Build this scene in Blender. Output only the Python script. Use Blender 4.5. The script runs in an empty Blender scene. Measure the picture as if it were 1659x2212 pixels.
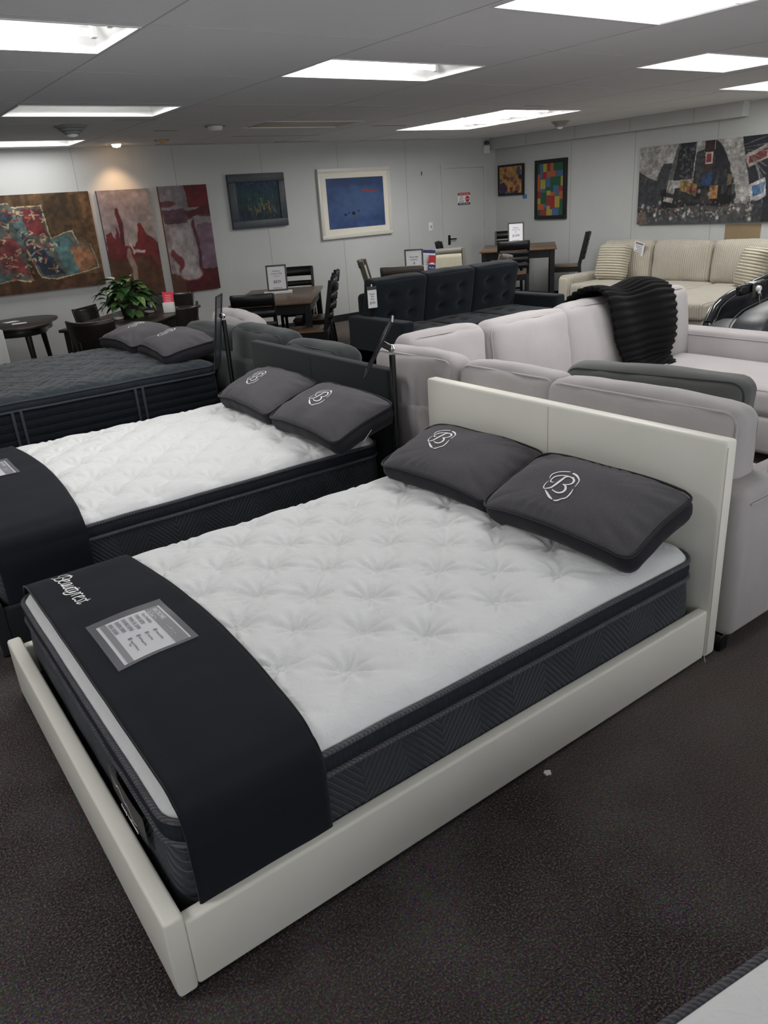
import bpy, bmesh, math, random
import numpy as np
from mathutils import Vector, Matrix, Euler, noise as mnoise
R = math.radians
SC = bpy.context.scene
COL = SC.collection
rng = random.Random(7)

# ------------------------------------------------------------------ materials
def lin(c):
    c = np.asarray(c, dtype=float)
    return np.where(c <= 0.04045, c / 12.92, ((c + 0.055) / 1.055) ** 2.4)
def rgb(r, g, b):
    v = lin(np.array([r, g, b]) / 255.0)
    return (float(v[0]), float(v[1]), float(v[2]), 1.0)

class NT:
    def __init__(self, name):
        self.m = bpy.data.materials.new(name); self.m.use_nodes = True
        self.t = self.m.node_tree; self.t.nodes.clear()
        self.out = self.t.nodes.new('ShaderNodeOutputMaterial')
        self.b = self.t.nodes.new('ShaderNodeBsdfPrincipled')
        self.t.links.new(self.b.outputs[0], self.out.inputs[0])
    def n(self, typ, ins=None, **kw):
        nd = self.t.nodes.new('ShaderNode' + typ)
        for k, v in kw.items(): setattr(nd, k, v)
        for k, v in (ins or {}).items():
            self.set(nd.inputs[k], v)
        return nd
    def set(self, sock, v):
        if hasattr(v, 'bl_idname') and v.bl_idname.startswith('ShaderNode'): v = v.outputs[0]
        if isinstance(v, bpy.types.NodeSocket): self.t.links.new(v, sock)
        else: sock.default_value = v
    def math(self, op, a, b=0.0, c=0.0, clamp=False):
        nd = self.t.nodes.new('ShaderNodeMath'); nd.operation = op; nd.use_clamp = clamp
        self.set(nd.inputs[0], a); self.set(nd.inputs[1], b); self.set(nd.inputs[2], c)
        return nd.outputs[0]
    def obj(self):
        return self.n('TexCoord').outputs['Object']
    def xyz(self, v):
        s = self.n('SeparateXYZ', {0: v}); return s.outputs[0], s.outputs[1], s.outputs[2]
    def noise(self, v, scale, detail=3.0, rough=0.55, dist=0.0):
        return self.n('TexNoise', {'Vector': v, 'Scale': scale, 'Detail': detail, 'Roughness': rough, 'Distortion': dist}).outputs['Fac']
    def mix(self, f, a, b):
        nd = self.n('Mix', data_type='RGBA')
        self.set(nd.inputs[0], f); self.set(nd.inputs[6], a); self.set(nd.inputs[7], b)
        return nd.outputs[2]
    def ramp(self, f, stops):
        nd = self.n('ValToRGB', {0: f}); e = nd.color_ramp.elements
        while len(e) < len(stops): e.new(0.5)
        for k, (p, c) in enumerate(stops):
            e[k].position = p; e[k].color = c if len(c) == 4 else (*c, 1)
        return nd.outputs[0]
    def bump(self, h, strength=0.3, dist=0.01, normal=None):
        nd = self.n('Bump', {'Height': h, 'Strength': strength, 'Distance': dist})
        if normal is not None: self.set(nd.inputs['Normal'], normal)
        return nd.outputs[0]
    def fin(self, col=None, rough=0.6, normal=None, metal=0.0, spec=0.5, sheen=0.0, coat=0.0):
        b = self.b
        if col is not None: self.set(b.inputs['Base Color'], col)
        self.set(b.inputs['Roughness'], rough); b.inputs['Metallic'].default_value = metal
        b.inputs['Specular IOR Level'].default_value = spec
        if sheen: b.inputs['Sheen Weight'].default_value = sheen; b.inputs['Sheen Roughness'].default_value = 0.5
        if coat: b.inputs['Coat Weight'].default_value = coat; b.inputs['Coat Roughness'].default_value = 0.08
        if normal is not None: self.set(b.inputs['Normal'], normal)
        return self.m

def shade(c, k):
    return (min(1, c[0] * k), min(1, c[1] * k), min(1, c[2] * k), 1.0)
def plain(name, col, rough=0.5, metal=0.0, spec=0.5, var=0.12, vs=6.0, bs=0.0, bsc=80.0, coat=0.0, sheen=0.0):
    t = NT(name); v = t.obj()
    f = t.noise(v, vs, 4.0)
    c = t.mix(f, shade(col, 1 - var), shade(col, 1 + var))
    nm = t.bump(t.noise(v, bsc, 3.0), bs, 0.004) if bs else None
    return t.fin(c, rough, nm, metal, spec, sheen, coat)
def fabric(name, col, var=0.18, weave=420.0, bs=0.35, sheen=0.25, mott=9.0, rough=0.92, heather=0.0, bd=0.002):
    t = NT(name); v = t.obj()
    f = t.noise(v, mott, 4.0, 0.6)
    c = t.mix(f, shade(col, 1 - var), shade(col, 1 + var))
    w = t.noise(v, weave, 2.0)
    if heather:
        h = t.math('GREATER_THAN', t.noise(v, weave * 0.8, 1.0), 0.58)
        c = t.mix(t.math('MULTIPLY', h, heather), c, shade(col, 2.2))
    nm = t.bump(w, bs, bd)
    return t.fin(c, rough, nm, 0, 0.15, sheen)
def emit(name, col, strength):
    m = bpy.data.materials.new(name); m.use_nodes = True; t = m.node_tree; t.nodes.clear()
    o = t.nodes.new('ShaderNodeOutputMaterial'); e = t.nodes.new('ShaderNodeEmission')
    e.inputs[0].default_value = col; e.inputs[1].default_value = strength
    t.links.new(e.outputs[0], o.inputs[0]); return m
def wood(name, a, b, rough=0.35, sc=3.0, axis=0):
    t = NT(name); v = t.obj()
    mp = t.n('Mapping', {'Vector': v, 'Scale': (1.2, 14, 14) if axis == 0 else (14, 1.2, 14)}).outputs[0]
    f = t.noise(mp, sc, 5.0, 0.6, 0.6)
    return t.fin(t.mix(f, a, b), rough, t.bump(f, 0.08, 0.002), 0, 0.4)

M = {}
def mk_materials():
    # carpet: dark loop pile with coloured flecks and a paler worn lane
    t = NT('carpet_pile'); v = t.obj(); x, y, z = t.xyz(v)
    fine = t.noise(v, 170.0, 2.0, 0.7); mid = t.noise(v, 55.0, 3.0, 0.7); big = t.noise(v, 2.3, 4.0)
    c = t.ramp(fine, [(0.34, rgb(13, 11, 12)[:3]), (0.52, rgb(60, 50, 52)[:3]), (0.70, rgb(134, 117, 115)[:3])])
    fleck = t.n('TexNoise', {'Vector': v, 'Scale': 120.0, 'Detail': 1.0}).outputs['Color']
    hue = t.n('HueSaturation', {'Saturation': 2.0, 'Value': 0.5, 'Color': fleck}).outputs[0]
    pm = t.math('MULTIPLY', t.math('SUBTRACT', big, 0.42, clamp=True), 2.2, clamp=True)
    c = t.mix(t.math('MULTIPLY', pm, 0.8), c, t.mix(0.55, c, hue))
    c = t.mix(t.math('MULTIPLY', t.math('SUBTRACT', mid, 0.45, clamp=True), 0.8), c, rgb(30, 24, 28))
    lane = t.math('SUBTRACT', t.noise(t.n('Mapping', {'Vector': v, 'Scale': (0.5, 1.3, 1)}).outputs[0], 1.1, 3.0), 0.47, clamp=True)
    c = t.mix(t.math('MULTIPLY', lane, 1.5, clamp=True), c, t.mix(0.45, c, rgb(104, 94, 88)))
    worn = t.math('MULTIPLY', t.math('SUBTRACT', t.math('ADD', x, t.math('MULTIPLY', t.noise(v, 3.0, 4.0), 0.5)), 1.30, clamp=True), 1.6, clamp=True)
    c = t.mix(t.math('MULTIPLY', worn, 0.62), c, t.mix(fine, rgb(58, 52, 50), rgb(150, 138, 130)))
    nm = t.bump(fine, 0.9, 0.012)
    M['carpet'] = t.fin(c, 0.95, nm, 0, 0.1, 0.1)
    # painted wall board, slight mottling
    t = NT('wall_paint'); v = t.obj()
    c = t.mix(t.noise(v, 1.3, 5.0), rgb(180, 182, 181), rgb(198, 200, 199))
    c = t.mix(t.math('MULTIPLY', t.math('SUBTRACT', t.noise(v, 60.0, 3.0), 0.5, clamp=True), 0.5), c, rgb(170, 170, 168))
    M['wall'] = t.fin(c, 0.75, t.bump(t.noise(v, 90.0), 0.12, 0.003), 0, 0.3)
    t = NT('ceiling_board'); v = t.obj()
    c = t.mix(t.noise(v, 0.9, 5.0), rgb(226, 228, 231), rgb(238, 240, 242))
    M['ceiling'] = t.fin(c, 0.85, t.bump(t.noise(v, 140.0), 0.25, 0.003), 0, 0.2)
    M['seam'] = plain('seam_line', rgb(150, 152, 152), 0.8); M['seamc'] = plain('ceiling_seam', rgb(196, 198, 200), 0.8); M['leatherseam'] = plain('leather_seam', rgb(186, 184, 174), 0.6)
    M['crack'] = plain('gap_dark', rgb(20, 20, 22), 0.9)
    M['base'] = plain('baseboard_rubber', rgb(18, 20, 24), 0.6)
    M['door'] = plain('door_paint', rgb(190, 192, 191), 0.6, var=0.03, vs=2.0)
    # leatherette
    t = NT('white_leatherette'); v = t.obj()
    c = t.mix(t.noise(v, 4.0, 3.0), rgb(236, 234, 223), rgb(244, 242, 233))
    M['leather'] = t.fin(c, 0.42, t.bump(t.noise(v, 300.0, 2.0), 0.12, 0.002), 0, 0.35)
    M['bed_dark'] = fabric('charcoal_bed_cloth', rgb(34, 38, 40), 0.14, 500.0, 0.3, 0.15)
    M['dust'] = fabric('black_dust_cloth', rgb(14, 14, 18))
    # white quilted knit
    t = NT('white_mattress_knit'); v = t.obj()
    wv = t.n('TexWave', {'Vector': v, 'Scale': 9.0, 'Distortion': 14.0, 'Detail': 2.0, 'Detail Scale': 1.6}, wave_type='RINGS').outputs['Fac']
    sw = t.math('POWER', wv, 4.0)
    fine = t.noise(v, 380.0, 2.0)
    nm = t.bump(sw, 0.22, 0.004, t.bump(t.noise(v, 26.0, 4.0, 0.65), 0.30, 0.010, t.bump(fine, 0.12, 0.002)))
    M['knit'] = t.fin(t.mix(t.noise(v, 12.0), rgb(222, 223, 224), rgb(234, 235, 236)), 0.85, nm, 0, 0.2, 0.15)
    # chevron quilted border
    def chevron(name, dark, light, thr):
        t = NT(name); v = t.obj(); x, y, z = t.xyz(v)
        s = t.math('ADD', x, t.math('MULTIPLY', y, 1.0))
        tri = t.math('PINGPONG', s, 0.135)
        w = t.math('ADD', t.math('MULTIPLY', tri, 1.25), z)
        ph = t.math('PINGPONG', w, 0.0125)
        rid = t.math('POWER', t.math('MULTIPLY', ph, 80.0, clamp=True), 0.5)
        line = t.math('LESS_THAN', ph, 0.0011)
        alt = t.math('GREATER_THAN', t.noise(v, 4.0, 0.0), 0.44)
        c = t.mix(t.noise(v, 160.0), shade(dark, 0.75), shade(dark, 1.3))
        c = t.mix(t.math('MULTIPLY', line, t.math('MULTIPLY_ADD', alt, 0.5, 0.12)), c, light)
        return t.fin(c, 0.9, t.bump(rid, 0.75, 0.008, t.bump(t.noise(v, 320.0), 0.3, 0.002)), 0, 0.15, 0.1)
    M['chev'] = chevron('chevron_border', rgb(60, 63, 70), rgb(138, 142, 146), 0)
    t = NT('brushed_gusset'); v = t.obj()
    mp = t.n('Mapping', {'Vector': v, 'Scale': (260, 260, 6)}).outputs[0]
    f = t.noise(mp, 1.0, 3.0)
    M['gusset'] = t.fin(t.mix(f, rgb(20, 23, 30), rgb(58, 62, 70)), 0.9, t.bump(f, 0.3, 0.002), 0, 0.15)
    t = NT('binding_tape'); v = t.obj(); x, y, z = t.xyz(v)
    s = t.math('PINGPONG', t.math('ADD', t.math('ADD', x, y), t.math('MULTIPLY', t.noise(v, 30.0), 0.02)), 0.006)
    f = t.math('MULTIPLY', s, 166.0, clamp=True)
    c = t.mix(f, rgb(70, 70, 76), rgb(130, 130, 136))
    c = t.mix(t.noise(v, 14.0), c, rgb(70, 70, 76))
    M['tape'] = t.fin(c, 0.8, t.bump(f, 0.6, 0.004), 0, 0.3)
    t = NT('navy_lined_border'); v = t.obj(); x, y, z = t.xyz(v)
    ph = t.math('PINGPONG', z, 0.0275)
    rid = t.math('POWER', t.math('MULTIPLY', ph, 36.0, clamp=True), 0.45)
    M['navy'] = t.fin(t.mix(t.noise(v, 30.0), rgb(17, 21, 28), rgb(27, 32, 40)), 0.9, t.bump(rid, 0.8, 0.012, t.bump(t.noise(v, 300.0), 0.3, 0.002)), 0, 0.15, 0.1)
    t = NT('navy_quilt_top'); v = t.obj(); x, y, z = t.xyz(v)
    w1 = t.math('PINGPONG', t.math('ADD', t.math('PINGPONG', x, 0.18), y), 0.045)
    M['navytop'] = t.fin(t.mix(t.noise(v, 10.0), rgb(38, 45, 51), rgb(56, 64, 70)), 0.92,
        t.bump(t.math('MULTIPLY', w1, 22.0), 0.35, 0.01, t.bump(t.noise(v, 8.0, 3.0), 0.4, 0.02)), 0, 0.12, 0.25)
    M['navytape'] = plain('navy_binding', rgb(50, 58, 68), 0.7)
    M['runner'] = fabric('black_runner_cloth', rgb(29, 31, 38), 0.14, 520.0, 0.3, 0.05, 5.0)
    M['piltop'] = fabric('grey_heather_jersey', rgb(84, 82, 86), 0.10, 640.0, 0.35, 0.1, 7.0, heather=0.35)
    M['pilside'] = fabric('charcoal_velvet_gusset', rgb(42, 40, 46), 0.18, 380.0, 0.2, 0.1, 14.0)
    M['pipe'] = fabric('charcoal_piping', rgb(42, 41, 46))
    M['thread'] = plain('white_thread', rgb(250, 250, 250), 0.7, var=0.03)
    M['label'] = plain('black_satin_label', rgb(34, 31, 38), 0.45)
    M['greyink'] = plain('grey_ink', rgb(120, 120, 128), 0.7, var=0.03)
    M['ink'] = plain('dark_ink', rgb(45, 45, 52), 0.7, var=0.03)
    M['midgrey'] = plain('grey_card_band', rgb(112, 112, 116), 0.6, var=0.03)
    M['paper'] = plain('white_paper', rgb(226, 226, 230), 0.7, var=0.02)
    t = NT('clear_plastic_sleeve'); t.b.inputs['Transmission Weight'].default_value = 0.0
    t.b.inputs['Alpha'].default_value = 0.24
    v = t.obj(); M['sleeve'] = t.fin(t.mix(t.noise(v, 5.0), rgb(190, 190, 196), rgb(206, 206, 212)), 0.2, None, 0, 0.5)
    t = NT('clear_acrylic'); t.b.inputs['Alpha'].default_value = 0.5
    v = t.obj(); M['acrylic'] = t.fin(t.mix(t.noise(v, 5.0), rgb(56, 60, 68), rgb(84, 88, 96)), 0.08, None, 0, 0.6)
    M['sofa_l'] = fabric('pale_grey_chenille', rgb(178, 173, 174), 0.09, 260.0, 0.4, 0.2, 6.0)
    M['sofa_m'] = fabric('mid_grey_chenille', rgb(92, 94, 92), 0.12, 260.0, 0.4, 0.2, 6.0)
    M['sofa_d'] = fabric('dark_grey_chenille', rgb(58, 62, 64), 0.14, 260.0, 0.4, 0.2, 6.0)
    M['teal'] = fabric('midnight_velvet', rgb(23, 30, 36), 0.16, 300.0, 0.25, 0.12, 4.0)
    def cord(name, axis, per, col, st=0.8, dd=0.012):
        t = NT(name); v = t.obj(); x, y, z = t.xyz(v)
        s = {'y': y, 'z': z, 'x': x, 'xy': t.math('ADD', x, y)}[axis]
        rid = t.math('POWER', t.math('MULTIPLY', t.math('PINGPONG', s, per / 2), 2 / per, clamp=True), 0.5)
        c = t.mix(t.noise(v, 4.0, 3.0), shade(col, 0.86), shade(col, 1.1))
        c = t.mix(t.math('MULTIPLY', t.math('SUBTRACT', 1.0, rid), 0.35), c, shade(col, 0.6))
        return t.fin(c, 0.92, t.bump(rid, st, dd, t.bump(t.noise(v, 200.0), 0.3, 0.002)), 0, 0.15, 0.3)
    M['cord'] = cord('cream_corduroy', 'y', 0.028, rgb(184, 178, 164))
    M['cordx'] = cord('cream_corduroy_across', 'x', 0.028, rgb(184, 178, 164))
    M['cordz'] = cord('cream_plush_ribs', 'z', 0.034, rgb(196, 188, 168), 0.9, 0.02)
    M['throw'] = fabric('black_plush', rgb(7, 7, 9), 0.4, 160.0, 0.6, 0.04, 10.0, bd=0.004)
    M['oak'] = wood('brown_table_wood', rgb(70, 54, 42), rgb(110, 88, 68), 0.32)
    M['blackwood'] = wood('black_painted_wood', rgb(8, 9, 11), rgb(17, 18, 21), 0.4)
    M['espresso'] = wood('espresso_wood', rgb(24, 21, 20), rgb(44, 38, 35), 0.3)
    M['greywood'] = wood('grey_brown_wood', rgb(74, 70, 64), rgb(98, 94, 86), 0.5)
    M['tan'] = fabric('tan_seat_cloth', rgb(150, 146, 130), 0.08)
    M['chrome'] = plain('chrome_metal', rgb(220, 220, 222), 0.15, 1.0, var=0.02)
    M['blackmetal'] = plain('black_metal', rgb(14, 14, 16), 0.3, 0.0, 0.5)
    M['gloss'] = plain('gloss_black_shell', rgb(34, 36, 40), 0.18, 0, 0.6, coat=0.6)
    M['chairhide'] = plain('black_chair_hide', rgb(42, 45, 50), 0.42, 0, 0.5, bs=0.2)
    M['plastic'] = plain('white_plastic', rgb(226, 226, 222), 0.4, var=0.03)
    M['enamel'] = plain('white_reflector_enamel', rgb(240, 240, 240), 0.3, var=0.02)
    M['brown'] = plain('brown_frame_side', rgb(70, 50, 34), 0.6)
    M['leaf'] = NT('pothos_leaf')
    t = M['leaf']; v = t.obj()
    M['leaf'] = t.fin(t.mix(t.noise(v, 18.0), rgb(22, 48, 26), rgb(52, 92, 44)), 0.4, None, 0, 0.5)
    t = NT('pale_leaf'); v = t.obj()
    M['leaf2'] = t.fin(t.mix(t.noise(v, 12.0), rgb(80, 112, 58), rgb(122, 146, 86)), 0.4, None, 0, 0.5)
    M['stem'] = plain('green_stem', rgb(70, 100, 48), 0.6)
    M['pot'] = plain('dark_pot', rgb(58, 48, 44), 0.5)
    M['red'] = plain('red_leaflet', rgb(226, 62, 84), 0.5, var=0.04)
    M['signred'] = plain('sign_red', rgb(176, 34, 44), 0.6, var=0.04)
    M['navyink'] = plain('navy_ink', rgb(34, 40, 96), 0.6, var=0.04)
    M['bluetag'] = plain('blue_tag', rgb(64, 124, 160), 0.6, var=0.04)
    M['frame_d'] = plain('dark_grey_frame', rgb(58, 57, 55), 0.4)
    M['cork'] = fabric('woven_burlap', rgb(140, 122, 96), 0.12, 120.0, 0.8)
    M['silver'] = plain('silver_frame', rgb(206, 204, 196), 0.35, var=0.04)
    M['mat_board'] = plain('cream_mat_board', rgb(222, 218, 204), 0.8, var=0.02)
    M['blackframe'] = plain('black_picture_frame', rgb(22, 22, 26), 0.4)
    t = NT('blue_black_frame'); v = t.obj()
    M['blueframe'] = t.fin(t.mix(t.noise(v, 30.0, 4.0), rgb(34, 40, 48), rgb(66, 74, 82)), 0.5, t.bump(t.noise(v, 40.0), 0.4, 0.006))
    m = NT('canvas_paint'); ca = m.n('VertexColor', layer_name='paint')
    v = m.obj(); M['paint'] = m.fin(ca.outputs[0], 0.6, m.bump(m.noise(v, 120.0, 3.0), 0.25, 0.003), 0, 0.3)
    M['tube'] = emit('lit_tube', (1.0, 0.99, 0.97, 1), 9.0)
    M['warm'] = emit('warm_bulb', (1.0, 0.62, 0.30, 1), 14.0)
    M['bulb_off'] = plain('frosted_bulb', rgb(200, 160, 110), 0.4)
    # lit prismatic lens: emission with the faint bands of the tubes behind
    mm = bpy.data.materials.new('lit_lens'); mm.use_nodes = True; t = mm.node_tree; t.nodes.clear()
    o = t.nodes.new('ShaderNodeOutputMaterial'); e = t.nodes.new('ShaderNodeEmission'); tc = t.nodes.new('ShaderNodeTexCoord')
    sx = t.nodes.new('ShaderNodeSeparateXYZ'); t.links.new(tc.outputs['Object'], sx.inputs[0])
    pp = t.nodes.new('ShaderNodeMath'); pp.operation = 'PINGPONG'; pp.inputs[1].default_value = 0.1
    t.links.new(sx.outputs[1], pp.inputs[0])
    ma = t.nodes.new('ShaderNodeMath'); ma.operation = 'MULTIPLY_ADD'; ma.inputs[1].default_value = 5.0; ma.inputs[2].default_value = 1.1
    t.links.new(pp.outputs[0], ma.inputs[0]); t.links.new(ma.outputs[0], e.inputs[1])
    e.inputs[0].default_value = (1, 0.99, 0.96, 1); t.links.new(e.outputs[0], o.inputs[0]); M['lens'] = mm
    M['off_lens'] = plain('unlit_lens', rgb(196, 188, 170), 0.5, var=0.05)
mk_materials()

# ------------------------------------------------------------------ mesh kit
class B:
    def __init__(self): self.bm = bmesh.new(); self.mi = 0
    def _tag(self, faces):
        for f in faces: f.material_index = self.mi
    def add(self, verts, faces):
        vs = [self.bm.verts.new(v) for v in verts]
        fs = []
        for f in faces:
            try: fs.append(self.bm.faces.new([vs[i] for i in f]))
            except ValueError: pass
        self._tag(fs); return vs
    def box(self, x0, x1, y0, y1, z0, z1, bev=0.0, seg=2, mat=None):
        tmp = bmesh.new(); bmesh.ops.create_cube(tmp, size=1.0)
        for v in tmp.verts:
            v.co = Vector(((x0 + x1) / 2 + v.co.x * (x1 - x0), (y0 + y1) / 2 + v.co.y * (y1 - y0), (z0 + z1) / 2 + v.co.z * (z1 - z0)))
        if bev: bmesh.ops.bevel(tmp, geom=tmp.edges[:], offset=bev, segments=seg, profile=0.5, affect='EDGES')
        self.merge(tmp, mat); return self
    def merge(self, tmp, mat=None):
        if mat is not None: bmesh.ops.transform(tmp, matrix=mat, verts=tmp.verts[:])
        tmp.verts.index_update()
        vs = [self.bm.verts.new(v.co) for v in tmp.verts]; fs = []
        for f in tmp.faces:
            try:
                nf = self.bm.faces.new([vs[v.index] for v in f.verts]); nf.material_index = self.mi; nf.smooth = True
            except ValueError: pass
        tmp.free()
    def tube(self, pts, r, n=8, closed=False, cap=True):
        pts = [Vector(p) for p in pts]; N = len(pts)
        rr = r if isinstance(r, (list, tuple)) else [r] * N
        rings = []; prev = None
        for i, p in enumerate(pts):
            a = pts[(i - 1) % N] if (i > 0 or closed) else p
            b = pts[(i + 1) % N] if (i < N - 1 or closed) else p
            d = (b - a).normalized()
            if prev is None:
                up = Vector((0, 0, 1)) if abs(d.z) < 0.9 else Vector((1, 0, 0))
                s = d.cross(up).normalized()
            else:
                s = (prev - d * prev.dot(d)).normalized()
            prev = s; u = s.cross(d)
            rings.append([self.bm.verts.new(p + (s * math.cos(2 * math.pi * k / n) + u * math.sin(2 * math.pi * k / n)) * rr[i]) for k in range(n)])
        fs = []
        for i in range(N if closed else N - 1):
            A, Bq = rings[i], rings[(i + 1) % N]
            for k in range(n):
                try: fs.append(self.bm.faces.new((A[k], A[(k + 1) % n], Bq[(k + 1) % n], Bq[k])))
                except ValueError: pass
        if cap and not closed:
            fs.append(self.bm.faces.new(rings[0][::-1])); fs.append(self.bm.faces.new(rings[-1]))
        self._tag(fs); return self
    def lathe(self, prof, n=24, c=(0, 0, 0)):
        rings = []
        for r, z in prof:
            rings.append([self.bm.verts.new((c[0] + max(r, 1e-4) * math.cos(2 * math.pi * k / n), c[1] + max(r, 1e-4) * math.sin(2 * math.pi * k / n), c[2] + z)) for k in range(n)])
        fs = []
        for A, Bq in zip(rings, rings[1:]):
            for k in range(n): fs.append(self.bm.faces.new((A[k], A[(k + 1) % n], Bq[(k + 1) % n], Bq[k])))
        fs.append(self.bm.faces.new(rings[0][::-1])); fs.append(self.bm.faces.new(rings[-1]))
        self._tag(fs); return self
    def grid(self, fn, nu, nv):
        vs = [[self.bm.verts.new(fn(i / nu, j / nv)) for j in range(nv + 1)] for i in range(nu + 1)]
        fs = []
        for i in range(nu):
            for j in range(nv): fs.append(self.bm.faces.new((vs[i][j], vs[i + 1][j], vs[i + 1][j + 1], vs[i][j + 1])))
        self._tag(fs); return vs
    def prism(self, pts, z0, z1, bev=0.0, mat=None):
        tmp = bmesh.new()
        a = [tmp.verts.new((p[0], p[1], z0)) for p in pts]; b = [tmp.verts.new((p[0], p[1], z1)) for p in pts]
        tmp.faces.new(a[::-1]); tmp.faces.new(b); n = len(pts)
        for k in range(n): tmp.faces.new((a[k], a[(k + 1) % n], b[(k + 1) % n], b[k]))
        bmesh.ops.recalc_face_normals(tmp, faces=tmp.faces[:])
        if bev:
            es = [e for e in tmp.edges if abs(e.verts[0].co.z - e.verts[1].co.z) < 1e-6]
            bmesh.ops.bevel(tmp, geom=es, offset=bev, segments=2, profile=0.5, affect='EDGES')
        self.merge(tmp, mat); return self
    def bar(self, a, b, w, d, bev=0.003, twist=None):
        """a rectangular bar from a to b, w x d in section (w along the horizontal)"""
        a = Vector(a); b = Vector(b); ax = (b - a); L = ax.length; ax.normalize()
        side = Vector(twist) if twist is not None else (Vector((0, 0, 1)).cross(ax) if abs(ax.z) < 0.95 else Vector((1, 0, 0)))
        side = (side - ax * side.dot(ax)).normalized(); up = ax.cross(side)
        m = Matrix.Translation((a + b) / 2) @ Matrix((side, up, ax)).transposed().to_4x4()
        self.box(-w / 2, w / 2, -d / 2, d / 2, -L / 2, L / 2, bev, 1, m); return self

def link(name, bm, mats, parent=None, angle=40.0):
    if isinstance(bm, B): bm = bm.bm
    me = bpy.data.meshes.new(name)
    bmesh.ops.recalc_face_normals(bm, faces=bm.faces[:]) if not getattr(bm, '_keep', False) else None
    bm.to_mesh(me); bm.free()
    for m in (mats if isinstance(mats, (list, tuple)) else [mats]): me.materials.append(M[m] if isinstance(m, str) else m)
    me.polygons.foreach_set('use_smooth', [True] * len(me.polygons))
    me.set_sharp_from_angle(angle=R(angle))
    o = bpy.data.objects.new(name, me); COL.objects.link(o)
    if parent is not None: o.parent = parent
    return o
def tag(o, label, cat, group=None, kind=None):
    o['label'] = label; o['category'] = cat
    if group: o['group'] = group
    if kind: o['kind'] = kind
    return o
def thing(name, label, cat, loc=(0, 0, 0), rotz=0.0, group=None):
    o = bpy.data.objects.new(name, None); COL.objects.link(o)
    o.location = loc; o.rotation_euler = (0, 0, rotz); o.empty_display_size = 0.1
    return tag(o, label, cat, group)
def struct(name, bm, mats, label=None, parent=None):
    o = link(name, bm, mats, parent)
    if parent is None:
        o['kind'] = 'structure'
        if label: o['label'] = label
    return o
def dup(root, loc, rotz, label, group=None):
    r = root.copy(); COL.objects.link(r); r.location = loc; r.rotation_euler = (0, 0, rotz)
    r['label'] = label
    if group: r['group'] = group
    def rec(src, dst):
        for ch in list(src.children):
            c = ch.copy(); COL.objects.link(c); c.parent = dst; c.matrix_parent_inverse = ch.matrix_parent_inverse
            rec(ch, c)
    rec(root, r); return r

# text as flat mesh (Blender's built in face)
def text_bm(s, size, align='LEFT', ext=0.0004, sx=1.0):
    cu = bpy.data.curves.new('lettering', 'FONT'); cu.body = s; cu.size = size; cu.align_x = align; cu.extrude = ext
    cu.resolution_u = 3
    o = bpy.data.objects.new('lettering', cu); COL.objects.link(o)
    dg = bpy.context.evaluated_depsgraph_get(); dg.update()
    me = bpy.data.meshes.new_from_object(o.evaluated_get(dg))
    bm = bmesh.new(); bm.from_mesh(me)
    bmesh.ops.scale(bm, vec=(sx, 1, 1), verts=bm.verts[:])
    bpy.data.objects.remove(o); bpy.data.curves.remove(cu); bpy.data.meshes.remove(me)
    return bm
def frame(o, right, up):
    """matrix: local x -> right, y -> up, z -> out"""
    r = Vector(right).normalized(); u = Vector(up).normalized(); n = r.cross(u)
    return Matrix.Translation(Vector(o)) @ Matrix((r, u, n)).transposed().to_4x4()
def put_text(b, s, size, m, x=0, y=0, align='LEFT', sx=1.0):
    bm = text_bm(s, size, align, sx=sx); b.merge(bm, m @ Matrix.Translation((x, y, 0)))
def put_bar(b, m, x0, x1, y0, y1, t=0.0004):
    b.box(x0, x1, y0, y1, -t, t, mat=m)

# rounded box cushion with bulge, optional tufts and piping
def cushion_bm(hx, hy, hz, r, bulge=(0, 0, 0), n=14, wr=0.004, seed=0, tufts=None, taxis=2, tdepth=0.03, tr=0.05, sag=0.0, wf=9.0):
    bm = bmesh.new(); bmesh.ops.create_cube(bm, size=2.0)
    bmesh.ops.subdivide_edges(bm, edges=bm.edges[:], cuts=n, use_grid_fill=True)
    H = (hx, hy, hz); r = min(r, hx, hy, hz)
    for v in bm.verts:
        p = [max(-1, min(1, c)) for c in v.co]
        p = [math.copysign(1 - (1 - abs(c)) ** 1.7, c) for c in p]
        q = Vector([p[k] * H[k] for k in range(3)])
        inn = Vector([max(-(H[k] - r), min(H[k] - r, q[k])) for k in range(3)])
        d = q - inn
        if d.length > 1e-9: q = inn + d.normalized() * r
        for k in range(3):
            if bulge[k]:
                a, c = p[(k + 1) % 3], p[(k + 2) % 3]
                q[k] += bulge[k] * p[k] * (1 - a * a) * (1 - c * c)
        if wr:
            nn = mnoise.noise_vector(q * wf + Vector((seed * 3.7, seed * 1.3, seed * 2.1)))
            q += nn * wr + mnoise.noise_vector(q * wf * 3 + Vector((seed, 0, 0))) * wr * 0.3
        if tufts and p[taxis] > 0.55:
            a, c = [k for k in range(3) if k != taxis]
            dz = 0
            for (tu, tv) in tufts:
                dd = math.hypot(q[a] - tu, q[c] - tv)
                dz += math.exp(-(dd / tr) ** 2) + 0.35 * math.exp(-abs(q[c] - tv) / (tr * 0.35)) * math.exp(-(dd / (tr * 3)) ** 2)
            q[taxis] -= tdepth * min(dz, 1.2)
        if sag: q.z -= sag * (abs(p[0]) ** 3) * (abs(p[1]) ** 3)
        v.co = q
    return bm
def rrect(hx, hy, r, n=6):
    pts = []
    for cx, cy, a0 in ((hx - r, hy - r, 0), (-hx + r, hy - r, 90), (-hx + r, -hy + r, 180), (hx - r, -hy + r, 270)):
        for k in range(n + 1):
            a = R(a0 + 90 * k / n); pts.append((cx + r * math.cos(a), cy + r * math.sin(a)))
    return pts
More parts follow.
